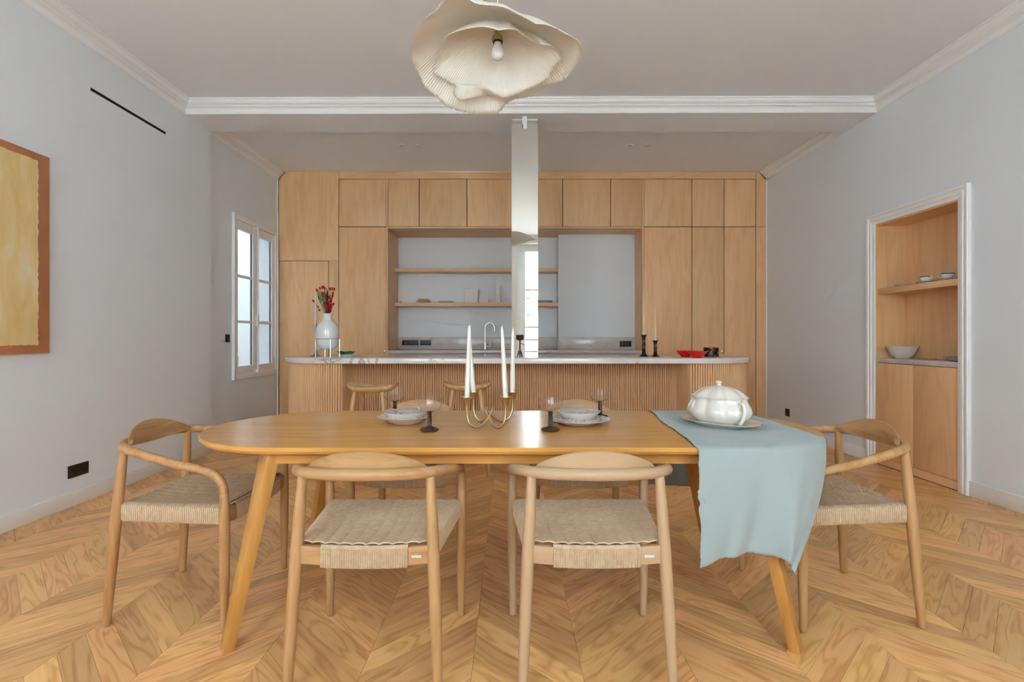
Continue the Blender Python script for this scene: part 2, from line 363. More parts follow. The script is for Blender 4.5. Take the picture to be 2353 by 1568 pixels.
def smoothpath(pts, k=4):
    """Catmull-Rom through 3-D points"""
    pts = [Vector(p) for p in pts]; out = []
    for i in range(len(pts) - 1):
        p0 = pts[max(i - 1, 0)]; p1 = pts[i]; p2 = pts[i + 1]; p3 = pts[min(i + 2, len(pts) - 1)]
        for j in range(k):
            t = j / k
            out.append(.5 * ((2 * p1) + (p2 - p0) * t + (2 * p0 - 5 * p1 + 4 * p2 - p3) * t * t + (3 * p1 - p0 - 3 * p2 + p3) * t ** 3))
    out.append(pts[-1]); return out

# ---------------------------------------------------------------- room shell
XL, XK, XR = -2.955, -3.0, 3.31
YB0, YB1 = 4.75, 5.16            # beam
CEIL, BEAM = 3.28, 3.17
YC = 6.74                        # kitchen front plane
floor = S(box('floor', M['gap'], -3.2, 3.6, YF - .35, 7.7, -.15, -.012))
S(box('ceiling', M['ceiling'], -3.2, 3.75, YF - .3, 7.75, CEIL, CEIL + .25))
S(box('wall_left', M['wall'], -3.25, XL, YF - .3, YB1, 0, CEIL))
# kitchen left wall with window opening
WY0, WY1, WZ0, WZ1 = 5.69, 6.64, .735, 2.435
b = MB()
b.box(-3.25, XK, YB1, WY0, 0, CEIL); b.box(-3.25, XK, WY1, 7.7, 0, CEIL); b.box(-3.25, XK, WY0, WY1, 0, WZ0); b.box(-3.25, XK, WY0, WY1, WZ1, CEIL)
S(b.build('wall_kitchen_left', M['wall']))
# right wall with the niche opening
NY0, NY1, NZ = 3.845, 4.725, 2.157
b = MB()
b.box(XR, XR + .3, YF - .3, NY0, 0, CEIL); b.box(XR, XR + .3, NY1, 7.7, 0, CEIL); b.box(XR, XR + .3, NY0, NY1, NZ, CEIL); b.box(XR + .272, XR + .3, NY0, NY1, 0, NZ)
S(b.build('wall_right', M['wall']))
S(box('wall_back', M['plaster'], -3.25, 3.75, 7.37, 7.75, 0, CEIL))
# street wall behind the photographer with two tall French windows
b = MB(); WT, WB = 3.12, 0.0
edges = [-3.25] + [e for w_ in WINS for e in w_] + [3.75]
for i in range(0, len(edges), 2): b.box(edges[i], edges[i + 1], YF - .3, YF, 0, CEIL)
for a, c in WINS: b.box(a, c, YF - .3, YF, WT, CEIL)
S(b.build('wall_front', M['wall']))
beam = S(MB().add([(XL, YB0, BEAM), (XR, YB0 - .035, BEAM), (XR, YB1, BEAM), (XL, YB1, BEAM), (XL, YB0, CEIL), (XR, YB0 - .035, CEIL), (XR, YB1, CEIL), (XL, YB1, CEIL)],
                  [(3, 2, 1, 0), (4, 5, 6, 7), (0, 1, 5, 4), (1, 2, 6, 5), (2, 3, 7, 6), (3, 0, 4, 7)]).build('ceiling_beam', M['ceiling']))
# cornices: profile (projection, drop)
PROF = [(0, .112), (.006, .112), (.006, .104), (.010, .102), (.010, .094)] + [(.012 + .030 * (1 - math.cos(R(a))), .090 - .030 * math.sin(R(a))) for a in range(0, 91, 18)] + \
       [(.044, .056), (.044, .050), (.048, .050)] + [(.050 + .030 * math.sin(R(a)), .046 - .030 * (1 - math.cos(R(a)))) for a in range(0, 91, 18)] + [(.082, .012), (.093, .012), (.093, 0), (0, 0)]
def cornice(name, p0, p1, nrm, s=1.0, m0=0, m1=0, z=None):
    """straight run of moulding from p0 to p1 (plan), projecting along nrm; m0/m1 mitre the ends"""
    z = CEIL if z is None else z
    d = Vector((p1[0] - p0[0], p1[1] - p0[1])).normalized(); n = Vector(nrm)
    rings = []
    for q, mm in ((p0, m0), (p1, -m1)):
        rings.append([(q[0] + n.x * a * s + d.x * mm * a * s, q[1] + n.y * a * s + d.y * mm * a * s, z - dr * s) for a, dr in PROF])
    return S(MB().loft(rings, False).build(name, M['trim']))
cornice('trim_1', (XL, YF), (XL, YB0), (1, 0), m1=1)
cornice('trim_2', (XL, YB0), (XR, YB0 - .035), (0, -1), m0=1)
cornice('trim_3', (XR, YF), (XR, YB0 - .035), (-1, 0), m1=1)
cornice('trim_4', (XK, YB1), (XK, YC), (1, 0))
cornice('trim_5', (XR, YB1), (XR, YC), (-1, 0))
cornice('trim_6', (XL, YF), (XR, YF), (0, 1))
# baseboards
def baseboard(name, x0, x1, y0, y1, h=.11): return S(box(name, M['trim'], x0, x1, y0, y1, 0, h, bevel=.003))
baseboard('baseboard_left', XL, XL + .014, YF, YB1, .10)
baseboard('baseboard_kitchen_left', XK, XK + .014, YB1, YC, .10)
baseboard('baseboard_right_near', XR - .015, XR, YF, NY0 - .095)
baseboard('baseboard_right_far', XR - .015, XR, NY1 + .095, YC)
baseboard('baseboard_front', -.70, .155, YF, YF + .014)
S(box('trim_7', M['trim'], XK, XK + .012, YC - .012, YC, 0, CEIL - .11))
S(box('trim_8', M['trim'], XR - .012, XR, YC - .012, YC, 0, CEIL - .11))

# ---------------------------------------------------------------- chevron parquet
BW, PZ, X0 = .375, .128, -.13     # band width, plank pitch along the room, a seam position
TH, GAP, CHF = .012, .0004, .0008
def plank_mesh(sgn):
    """one chevron plank, local origin at its left seam end"""
    def ring(ins, z):
        g = ins
        return [(g, sgn * g + g * 1.4, z), (BW - g, sgn * (BW - g) + g * 1.4, z), (BW - g, sgn * (BW - g) + PZ - g * 1.4, z), (g, sgn * g + PZ - g * 1.4, z)]
    v = ring(GAP, -TH) + ring(GAP, -CHF) + ring(GAP + CHF, 0)
    f = [(8, 9, 10, 11)]
    for k in range(4):
        j = (k + 1) % 4; f += [(k, j, 4 + j, 4 + k), (4 + k, 4 + j, 8 + j, 8 + k)]
    return v, f
def uv_of(p, sgn):
    u = (p[0] + sgn * p[1]) / math.sqrt(2); t = (-sgn * p[0] + p[1]) / math.sqrt(2); return (u, t)
PM = {}
for sg in (1, -1):
    v, f = plank_mesh(sg); me = bpy.data.meshes.new('plank'); me.from_pydata(v, [], f)
    uv = me.uv_layers.new(name='UVMap')
    for l in me.loops: uv.data[l.index].uv = uv_of(v[l.vertex_index], sg)
    me.materials.append(M['floor']); PM[sg] = me
spots = []
for k in range(-8, 10):
    x = X0 + BW * k; sg = 1 if k % 2 else -1      # band right of seam k
    off = (2.5175 % PZ)
    for j in range(-8, 64):
        y = off + PZ * j + (0 if sg == -1 else -BW)
        yc = y + sg * BW / 2 + PZ / 2
        if x + BW < -3.0 or x > XR or yc < YF - .3 or yc > 7.0: continue
        inside = x >= XL + .012 and x + BW <= XR and y + min(0, sg * BW) > YF and y + PZ + max(0, sg * BW) < YC
        xc = x + BW / 2
        px = CX + xc / max(yc, .1) * F; py = CY + CAM_H / max(yc, .1) * F
        vis = inside and yc > 1.55 and -120 < px < 2353 + 120 and py < 1640
        spots.append((not vis, yc + .25 * abs(xc), x, y, sg))
spots.sort()
rest = MB(); restuv = []; restr = []
for i, (nv, yc, x, y, sg) in enumerate(spots):
    if not nv and i < 295:
        o = bpy.data.objects.new('plank', PM[sg]); C.objects.link(o); o.parent = floor; o.location = Vector((x, y, 0)) - floor.location
    else:
        v, f = plank_mesh(sg)
        rest.add([(p[0] + x, p[1] + y, p[2]) for p in v], f); restuv += [(*uv_of(p, sg), random.random()) for p in v[:0]]
        r_ = random.random(); restr += [(uv_of(p, sg), r_) for p in v]
ro = rest.build('plank_field', M['floor'], floor, recalc=False); ro['kind'] = 'stuff'
me = ro.data; uv = me.uv_layers.new(name='UVMap'); at = me.attributes.new('rnd', 'FLOAT', 'POINT')
for l in me.loops: uv.data[l.index].uv = restr[l.vertex_index][0]
for i, (q, r_) in enumerate(restr): at.data[i].value = r_
bm = bmesh.new(); bm.from_mesh(me)
for co, no in (((-3.0, 0, 0), (-1, 0, 0)), ((XR, 0, 0), (1, 0, 0)), ((0, YF, 0), (0, -1, 0)), ((0, YC + .02, 0), (0, 1, 0))):
    bmesh.ops.bisect_plane(bm, geom=bm.verts[:] + bm.edges[:] + bm.faces[:], plane_co=Vector(co) - floor.location, plane_no=no, clear_outer=True)
bm.to_mesh(me); bm.free()

# ---------------------------------------------------------------- street windows (seen in the mirror) and the house across the street
for wi, (a, c) in enumerate(WINS):
    t = thing('window_%d' % (wi + 2), ((a + c) / 2, YF - .22, 0), kind='structure')
    y0, y1 = YF - .26, YF - .20; mid = (a + c) / 2
    fr = MB(); fr.box(a, a + .07, y0 - .02, y1, 0, WT); fr.box(c - .07, c, y0 - .02, y1, 0, WT); fr.box(a + .07, c - .07, y0 - .02, y1, WT - .09, WT); fr.box(a + .07, c - .07, y0 - .02, y1, 0, .05)
    fr.build('window_frame', M['trim'], t, .004)
    for s0, s1 in ((a + .07, mid), (mid, c - .07)):
        sh = MB(); sh.box(s0, s0 + .10, y0, y1, .05, WT - .09); sh.box(s1 - .07, s1, y0, y1, .05, WT - .09)
        sh.box(s0 + .10, s1 - .07, y0, y1, .05, .60); sh.box(s0 + .10, s1 - .07, y0, y1, 2.98, WT - .09)
        for z in (1.36, 2.16): sh.box(s0 + .10, s1 - .07, y0 + .01, y1 - .01, z - .018, z + .018)
        so = sh.build('sash', M['trim'], t, .003)
        for z0, z1 in ((.60, 1.342), (1.378, 2.142), (2.178, 2.98)):
            box('pane', M['glass'], s0 + .10, s1 - .07, y0 + .025, y0 + .029, z0, z1, so)
    # casing on the room side
    for q0, q1, q2, q3 in ((a - .11, a, 0, WT + .05), (c, c + .11, 0, WT + .05)): box('casing', M['trim'], q0, q1, YF, YF + .025, q2, q3, t, .004)
    box('casing', M['trim'], a, c, YF, YF + .025, WT, WT + .05, t, .004)
    rl = thing('balcony_railing', (mid, YF - .36, 0), 'black iron railing outside the %s street window' % ('wide left' if wi == 0 else 'wide right'), 'railing')
    rl['label'] = 'black iron balcony bars outside the street window %s' % ('reflected in the mirrored column' if wi else 'away from the mirrored column')
    for z in (.30, .56, .83, 1.087):
        MB().tube([(a, YF - .36, z), (c, YF - .36, z)], .014, 8).build('rail', M['iron'], rl)
fa = thing('street_facade', (0, -12, -9), 'pale stone apartment front across the street with small casement windows', 'building')
b = MB(); b.box(-14, 14, -12.6, -12, -9, 5.5)
b.build('wall', M['stone'], fa)
for z in (-3.2, .2, 3.4): box('string_course', M['stone'], -14, 14, -12, -11.9, z, z + .12, fa)
for i in range(-4, 6):
    for z in (-1.2, 2.05):
        x = .72 + i * 2.1
        f = MB(); f.box(x, x + .5, -12.0, -11.95, z, z + .07); f.box(x, x + .5, -12, -11.95, z + .68, z + .75); f.box(x, x + .06, -12, -11.95, z, z + .75); f.box(x + .44, x + .5, -12, -11.95, z, z + .75)
        fo = f.build('window', M['trim'], fa)
        box('pane', M['facade_glass'], x + .06, x + .44, -11.99, -11.975, z + .07, z + .68, fo)
S(box('street_ground', M['pavement'], -14, 14, -11.9, -1.2, -9.2, -9))

# ---------------------------------------------------------------- kitchen window and added light shaft behind it
t = thing('window_1', (XK, (WY0 + WY1) / 2, WZ0), kind='structure')
fr = MB(); o_ = .06
fr.box(XK, XK + .02, WY0 - o_, WY0, WZ0 - o_, WZ1 + o_); fr.box(XK, XK + .02, WY1, WY1 + o_, WZ0 - o_, WZ1 + o_)
fr.box(XK, XK + .02, WY0, WY1, WZ1, WZ1 + o_); fr.box(XK, XK + .024, WY0, WY1, WZ0 - o_, WZ0)
fr.build('casing', M['trim'], t, .003)
fr = MB(); fr.box(XK + .02, XK + .032, WY0 - o_, WY0 - o_ + .014, WZ0 - o_, WZ1 + o_); fr.box(XK + .02, XK + .032, WY1 + o_ - .014, WY1 + o_, WZ0 - o_, WZ1 + o_)
fr.build('casing_bead', M['trim'], t, .003)
ym = (WY0 + WY1) / 2
for s0, s1 in ((WY0, ym - .002), (ym + .002, WY1)):
    sh = MB(); x0, x1 = XK - .035, XK + .006
    sh.box(x0, x1, s0, s0 + .055, WZ0, WZ1); sh.box(x0, x1, s1 - .075, s1, WZ0, WZ1); sh.box(x0, x1, s0 + .055, s1 - .075, WZ0, WZ0 + .085); sh.box(x0, x1, s0 + .055, s1 - .075, WZ1 - .095, WZ1)
    for z in (1.315, 1.822): sh.box(x0 + .006, x1 - .004, s0 + .055, s1 - .075, z - .014, z + .014)
    so = sh.build('sash', M['trim'], t, .003)
    for z0, z1 in ((WZ0 + .085, 1.301), (1.329, 1.808), (1.836, WZ1 - .095)):
        box('pane', M['glass'], x0 + .008, x0 + .012, s0 + .055, s1 - .075, z0, z1, so)
        MB().box(x0 + .012, x0 + .024, s1 - .083, s1 - .075, z0, z1).build('glazing_seal', M['rubber'], so)
    for z in (.95, 1.8, 2.25):
        yy = s0 + .012 if s0 == WY0 else s1 - .012
        MB().tube([(x1 + .008, yy, z - .045), (x1 + .008, yy, z + .045)], .008, 8).build('hinge', M['trim'], so)
rod = MB().tube([(XK + .026, ym, WZ0 - .01), (XK + .026, ym, WZ1 + .01)], .009, 8)
rod.box(XK + .004, XK + .032, ym - .018, ym + .018, 1.27, 1.40); rod.box(XK + .004, XK + .034, ym - .016, ym + .016, WZ0 - .01, WZ0 + .03); rod.box(XK + .004, XK + .034, ym - .016, ym + .016, WZ1 - .03, WZ1 + .01)
ro_ = rod.build('cremone_bolt', M['trim'], t, .002)
MB().tube([(XK + .03, ym, 1.33), (XK + .07, ym, 1.33), (XK + .078, ym + .05, 1.325), (XK + .078, ym + .12, 1.325)], [.007, .008, .009, .011], 8).build('handle', M['trim'], ro_)
# added white shaft standing in for the room next door
b = MB(); b.box(-4.75, -4.6, 4.6, 8.4, 0, 4.2); b.box(-4.6, -3.25, 4.6, 4.72, 0, 4.2); b.box(-4.6, -3.25, 8.28, 8.4, 0, 4.2); b.box(-4.75, -3.25, 4.6, 8.4, -.1, 0)
b.box(-3.4, -3.25, 7.7, 8.4, 0, 4.2); b.box(-4.6, -4.3, 4.72, 8.28, .0, .84)
b.box(-4.75, -3.85, 4.6, 8.4, 4.2, 4.35); b.box(-3.4, -3.25, 4.6, 8.4, 3.55, 4.35)  # unseen added roof, its slot sized to set how bright the panes look
S(b.build('wall_added_shaft', M['trim']))

# ---------------------------------------------------------------- mirrored column and its bracket
col = S(box('column', M['trim'], .020, .254, 4.856, 5.076, .95, BEAM))
mp = MB().box(.016, .258, 4.848, 4.856, .951, BEAM - .014)
tag(mp.build('column_mirror', M['mirror'], None, .001, 1), 'tall narrow mirror covering the front of the kitchen column', 'mirror')
box('mirror_side_panel', M['mirror'], .014, .020, 4.857, 5.07, .951, BEAM - .014, col)
box('mirror_side_panel', M['mirror'], .254, .260, 4.857, 5.07, .951, BEAM - .014, col)
br = MB().box(.122, .156, 4.79, 4.846, 3.055, BEAM); br.box(.112, .122, 4.80, 4.840, 3.10, BEAM)
tag(br.build('mirror_bracket', M['trim'], None, .002), 'small white bracket fixed above the mirrored column', 'bracket')

# ---------------------------------------------------------------- kitchen cabinet wall
def kx(px): return (px - CX) * YC / F
def kz(py): return CAM_H - (py - CY) * YC / F
Z393, Z411, Z521 = CEIL, kz(411.5), kz(521.5)
G = .0042
def door(parent, x0, x1, z0, z1, name='door', m='oak', y=YC, th=.02):
    return box(name, M[m], x0 + G, x1 - G, y, y + th, z0 + G, z1 - G, parent, .0012)
def cabinet(name, px0, px1, doors, label, group=None, z0=0, z1=None, depth=.6):
    x0, x1 = kx(px0), kx(px1); z1 = Z411 if z1 is None else z1
    t = thing(name, ((x0 + x1) / 2, YC + .3, z0), label, 'cabinet', group)
    box('carcass', M['gap'], x0 + .0005, x1 - .0005, YC + .021, YC + depth, z0, z1, t)
    return t, [door(t, x0, x1, a, c) for a, c in doors]
# plain oak panelling with a flush door beside the kitchen window
x0, x1 = XK + .014, kx(778.5)
t = thing('door_panelling', ((x0 + x1) / 2, YC + .3, 0), 'oak wall panelling with a flush hidden door beside the small window', 'panelling')
box('carcass', M['gap'], x0, x1 - .001, YC + .021, YC + .6, 0, CEIL - .13, t)
zt = kz(597)
up = MB(); up.prism([(x0 + G, zt), (x1 - G, zt), (x1 - G, CEIL - .001), (x0 + .093, CEIL - .001), (x0 + .088, CEIL - .014), (x0 + .05, CEIL - .05), (x0 + .04, CEIL - .058), (x0 + .012, CEIL - .10), (x0 + G, CEIL - .114)], 0, .02)
up.v = [(p[0], YC + p[2], p[1]) for p in up.v]
up.build('upper_panel', M['oak'], t, .001, 1)
xd = kx(755)
box('door_header', M['oak_x'], x0 + G, x1 - G, YC, YC + .02, zt - .014, zt - .0005, t)
d = door(t, x0 + .004, xd, .01, zt - .016); box('door_stile', M['oak'], xd + G, x1 - G, YC, YC + .02, 0, zt - .0145, t, .001)
for z in (.5, 1.35, 1.95): MB().tube([(x0 + .006, YC - .003, z - .04), (x0 + .006, YC - .003, z + .04)], .004, 6).build('hinge', M['chrome'], d)
x0 = x1
def knob(parent, px, z):
    x = kx(px)
    k = MB().lathe([(.001, 0), (.016, 0), (.018, .004), (.018, .012), (.012, .016), (.001, .017)], n=16)
    k.v = [(x + p[0], YC - p[2] + .001, z + p[1] * 1.5) for p in k.v]
    k.build('knob', M['brass'], parent)
zk = kz(808)
t, ds = cabinet('tall_cabinet', 778.5, 887.5, [(0.02, Z521), (Z521, Z411)], 'tall oak cabinet between the hidden door and the open sink niche', 'tall kitchen cabinets'); knob(ds[0], 883.5, zk)
box('niche_side_panel', M['oak'], kx(887.5), kx(891), YC - .001, 7.36, 0, Z411, t)
labels = ['narrow oak wall cabinet in the corner next to the hidden door side', 'wide oak wall cabinet second from the hidden door', 'wide oak wall cabinet just left of the mirrored column',
          'wide oak wall cabinet half hidden by the mirrored column', 'wide oak wall cabinet above the grey chimney breast', 'narrow oak wall cabinet in the niche corner above the double socket']
labels[0] = 'narrow oak wall cabinet above the sink niche, at the stacked plates end'
labels[1] = 'wide oak wall cabinet above the empty shelf between narrow and darker cabinets'
labels[2] = 'darker grained oak wall cabinet above the tap, partly behind the mirrored column'
labels[3] = 'oak wall cabinet showing only a strip beside the mirrored column, above dark-rimmed plates'
labels[4] = 'wide oak wall cabinet above the blank wall part of the sink niche'
labels[5] = 'narrow oak wall cabinet above the double socket at the niche end'
zn = kz(523)
for (a, c), lb in zip(((891, 963), (963, 1073), (1073, 1183), (1183, 1293), (1293, 1403), (1403, 1476)), labels):
    t, ds = cabinet('wall_cabinet', a, c, [(zn + .012, Z411)], lb, 'wall cabinets above the sink niche', zn + .012)
    if a == 1073: ds[0]['label'] = 'darker oak door'
sf = MB().box(kx(891), kx(1476), YC - .001, 7.368, zn - .012, zn + .012)
tag(sf.build('niche_soffit', M['oak_x'], None, .001, 1), 'oak soffit board under the row of wall cabinets', 'panel')
t, ds = cabinet('tall_cabinet', 1479.5, 1590, [(0.02, Z521), (Z521, Z411)], 'wide tall oak cabinet between the sink niche and the brass knob pair', 'tall kitchen cabinets')
box('niche_side_panel', M['oak'], kx(1476), kx(1479.5), YC - .001, 7.36, 0, Z411, t)
t, ds = cabinet('tall_cabinet', 1590, 1664, [(0.02, Z521), (Z521, Z411)], 'narrow tall oak cabinet with a small brass knob, behind the dark glass jar', 'tall kitchen cabinets'); knob(ds[0], 1659.5, zk)
t, ds = cabinet('tall_cabinet', 1664, 1737, [(0.02, Z521), (Z521, Z411)], 'narrow tall oak cabinet without knob next to the end filler strip', 'tall kitchen cabinets')
x0, x1 = kx(1737), XR - .013
t = thing('filler_panel', ((x0 + x1) / 2, YC, 0), 'oak filler strip scribed around the cornice at the right wall', 'panel')
up = MB().prism([(x0 + G, Z521), (x1, Z521), (x1, CEIL - .114), (x1 - .012, CEIL - .10), (x1 - .04, CEIL - .058), (x1 - .05, CEIL - .05), (x1 - .08, CEIL - .014), (x1 - .084, CEIL - .001), (x0 + G, CEIL - .001)], 0, .02)
up.v = [(p[0], YC + p[2], p[1]) for p in up.v]; up.build('upper_strip', M['oak'], t)
box('lower_strip', M['oak'], x0 + G, x1, YC, YC + .02, 0, Z521 - .004, t)
tf = MB().box(kx(778.5), kx(1737), YC, YC + .6, Z411 + .002, CEIL - .001)
tag(tf.build('top_filler', M['oak_x'], None, .001, 1), 'long oak filler board between the cabinet tops and the ceiling', 'panel')
# chimney breast in the niche
S(box('wall_chimney_breast', M['plaster'], .661, kx(1476) - .001, 7.14, 7.37, .97, zn - .012))
# base cabinet, worktop, splashback
x0, x1 = kx(891) + .001, kx(1476) - .001
t = thing('base_cabinet', ((x0 + x1) / 2, 7.0, 0), 'low oak base cabinets under the marble sink worktop', 'cabinet')
box('carcass', M['gap'], x0, x1, YC + .025, 7.36, .0, .925, t)
for i in range(5): door(t, x0 + (x1 - x0) * i / 5, x0 + (x1 - x0) * (i + 1) / 5, .1, .925, y=YC + .004)
wt = MB().box(x0, x1, YC - .004, 7.366, .928, .972)
tag(wt.build('sink_worktop', M['marble'], None, .003), 'veined marble worktop running along the sink niche', 'worktop')
sp = MB().box(x0, .659, 7.350, 7.368, .973, 1.145)
tag(sp.build('splashback', M['marble'], None, .002), 'low marble splashback behind the tap', 'splashback')
sp = MB().box(.661, x1, 7.122, 7.139, .973, 1.145)
tag(sp.build('splashback', M['marble'], None, .002), 'low marble splashback in front of the chimney breast with one double socket', 'splashback')
# open shelves
for z0, z1, lb in ((2.040, 2.088, 'empty upper oak shelf in the sink niche'), (1.568, 1.616, 'lower oak shelf in the sink niche holding plates and boxes')):
    tag(MB().box(x0, .66, 7.145, 7.368, z0, z1).build('shelf', M['oak_x'], None, .0015, 1), lb, 'shelf', 'niche shelves')
# sockets
def socket(name, plane, c, wd, ht, n, label, cat='socket', outlets=True, side=1, parent=None, blank=0, group=None):
    """plate on a wall; plane 'y' faces -y, 'x+' faces +x, 'x-' faces -x"""
    t = thing(name, c, label, cat, group)
    def put(b): 
        if plane == 'y': b.v = [(c[0] + p[0], c[1] - p[1], c[2] + p[2]) for p in b.v]
        elif plane == 'x+': b.v = [(c[0] + p[1], c[1] + p[0], c[2] + p[2]) for p in b.v]
        else: b.v = [(c[0] - p[1], c[1] + p[0], c[2] + p[2]) for p in b.v]
        return b
    put(MB().box(-wd / 2, wd / 2, 0, .009, -ht / 2, ht / 2)).build('plate', M['black'], t, .002)
    for i in range(n):
        cx = -wd / 2 + wd * (i + .5) / n
        if outlets and i < n - blank:
            g = MB(); k = 20; rr = ht * .27
            g.loft([[(cx + r_ * math.cos(a * 2 * math.pi / k), y_, r_ * math.sin(a * 2 * math.pi / k)) for a in range(k)] for r_, y_ in ((rr + .002, .0088), (rr + .002, .011), (rr, .011), (rr * .96, .0095), (.001, .0094))], True, True, True)
            oo = put(g).build('socket_well', M['blacksocket'], t)
            for dx in (-.0095, .0095):
                put(MB().box(cx + dx - .0025, cx + dx + .0025, .0095, .0105, -.0025, .0025)).build('contact_hole', M['void'], oo)
        elif not outlets:
            put(MB().box(cx - ht * .3, cx + ht * .3, .009, .012, -ht * .3, ht * .3)).build('rocker', M['blacksocket'], t, .001)
    return t
socket('socket_plate', 'y', (-1.402, 7.350, 1.064), .228, .072, 3, 'black triple socket on the marble splashback below the stacked plates', group='sockets on the splashback')
socket('socket_plate', 'y', (-1.187, 7.350, 1.064), .152, .072, 2, 'black double plate with one socket and one switch on the splashback near the tap', blank=1, group='sockets on the splashback')
socket('socket_plate', 'y', (1.574, 7.122, 1.052), .158, .078, 2, 'black double socket on the splashback of the blank wall part', group='sockets on the splashback')
socket('socket_plate', 'x+', (XL, 3.57, .234), .165, .083, 2, 'black double socket low on the wall under the ochre painting', group='wall sockets')
socket('light_switch', 'x+', (XK, 5.54, 1.130), .082, .083, 1, 'square black light switch beside the small white window', 'switch', False)
socket('socket_plate', 'x-', (XR, 6.225, .244), .088, .088, 1, 'single black socket low on the wall between cabinets and china niche', group='wall sockets')
# recessed spots
for x, lb in ((-1.207, 'recessed ceiling spot farthest from the mirrored column on the window side'), (-1.003, 'recessed ceiling spot nearer the mirrored column on the window side'), (1.328, 'recessed ceiling spot nearer the mirrored column on the china niche side'), (1.526, 'recessed ceiling spot farthest from the mirrored column on the china niche side')):
    t = thing('ceiling_spot', (x, 5.815, CEIL), lb, 'spotlight', 'recessed kitchen spots')
    MB().lathe([(.028, -.002), (.030, -.007), (.040, -.007), (.046, 0)], (x, 5.815, CEIL), 24, cap=False).build('ring', M['trim'], t)
    MB().lathe([(.001, -.004), (.029, -.004), (.031, -.0005)], (x, 5.815, CEIL), 24, cap=False).build('lens', M['white_cer'], t)
# tap
t = thing('kitchen_tap', (-.345, 7.22, .972), 'tall chrome gooseneck tap at the sink', 'tap')
tx, ty = -.345, 7.22
MB().lathe([(.026, 0), (.026, .006), (.019, .008), (.017, .06), (.017, .10), (.012, .104)], (tx, ty, .972), 20).build('base', M['chrome'], t)
path = [(tx, ty, 1.07), (tx, ty, 1.20), (tx, ty, 1.27)] + [(tx + .065 - .065 * math.cos(R(a)), ty - .01 * a / 180, 1.275 + .065 * math.sin(R(a))) for a in range(12, 181, 14)] + [(tx + .133, ty - .012, 1.225)]
MB().tube(path, .010, 12).build('spout', M['chrome'], t)
MB().tube([(tx + .01, ty, 1.02), (tx + .07, ty, 1.015)], .009, 10).tube([(tx + .072, ty, 1.012), (tx + .078, ty - .01, 1.075)], [.008, .006], 10).build('lever', M['chrome'], t)

# ---------------------------------------------------------------- china niche in the right wall
t = thing('niche_cabinet', (XR + .13, (NY0 + NY1) / 2, 0), 'oak lined wall niche cabinet with shelf, marble ledge and two lower doors', 'cabinet')
xb = XR + .262
box('side_panel', M['oak'], XR - .002, xb, NY1 - .012, NY1 - .0005, .955, NZ - .0005, t); box('side_panel', M['oak'], XR - .002, xb, NY0 + .0005, NY0 + .012, .955, NZ - .0005, t)
box('back_panel', M['oak'], xb, xb + .009, NY0 + .0005, NY1 - .0005, .955, NZ - .0005, t); box('top_panel', M['oak_y'], XR - .002, xb, NY0 + .012, NY1 - .012, NZ - .012, NZ - .0005, t)
box('shelf', M['oak_y'], XR + .006, xb, NY0 + .012, NY1 - .012, 1.527, 1.577, t, .0015)
box('ledge', M['marble'], XR - .002, xb, NY0 + .001, NY1 - .001, .914, .955, t, .002)
box('carcass', M['gap'], XR + .018, xb, NY0 + .001, NY1 - .001, .06, .913, t)
ymid = (NY0 + NY1) / 2
for a, c in ((NY0 + .002, ymid), (ymid, NY1 - .002)): box('door', M['oak'], XR - .004, XR + .016, a + .0015, c - .0015, .075, .910, t, .0012)
box('plinth', M['oak_y'], XR + .004, XR + .02, NY0 + .001, NY1 - .001, .004, .070, t)
# casing round the niche: mitred moulding
CPROF = [(0, 0), (0, .014), (.030, .018), (.034, .024), (.050, .024), (.054, .018), (.066, .018), (.070, .026), (.090, .028), (.094, .022), (.094, 0)]
rings = []
for yy, zz, dy, dz in ((NY1, 0, 1, 0), (NY1, NZ, 1, 1), (NY0, NZ, -1, 1), (NY0, 0, -1, 0)):
    rings.append([(XR - p_, yy + dy * o_, zz + dz * o_) for o_, p_ in CPROF])
S(MB().loft(rings, False).build('trim_9', M['trim']))

# ---------------------------------------------------------------- kitchen island
IH = .951
YI = 5.28
t = thing('kitchen_island', (.07, YI, 0), 'long kitchen island with reeded oak base and rounded marble top', 'kitchen island')
XLc, XRc, RT = -1.600, 1.745, .62
def stadium(r): return arc(XLc, YI, r, 90, 270, 28) + arc(XRc, YI, r, 270, 450, 28)
top = MB().prism(stadium(RT), .904, IH).build('worktop', M['marble_lt'], t, .004, 2)
RB = .575; yr = 5.15; xl, xr = -1.530, 1.637; rc = .10
left = arc(XLc, YI, RB, 90, 270, 40) + [(xl - .03, YI - RB)] + arc(xl - .03, YI - RB + .03, .03, 270, 360, 5)
inner = [(xl, yr - rc)] + [(xl + rc - rc * math.cos(R(a)), yr - rc + rc * math.sin(R(a))) for a in range(0, 91, 15)]
inner2 = [(xr - rc + rc * math.sin(R(a)), yr - rc + rc * math.cos(R(a))) for a in range(0, 91, 15)]
right = [(xr, YI - RB + .03)] + arc(xr + .03, YI - RB + .03, .03, 180, 270, 5) + arc(XRc, YI, RB, 270, 450, 40)
outline = left + inner + inner2 + right
MB().prism(outline, .012, .903).build('body', M['reed_back'], t)
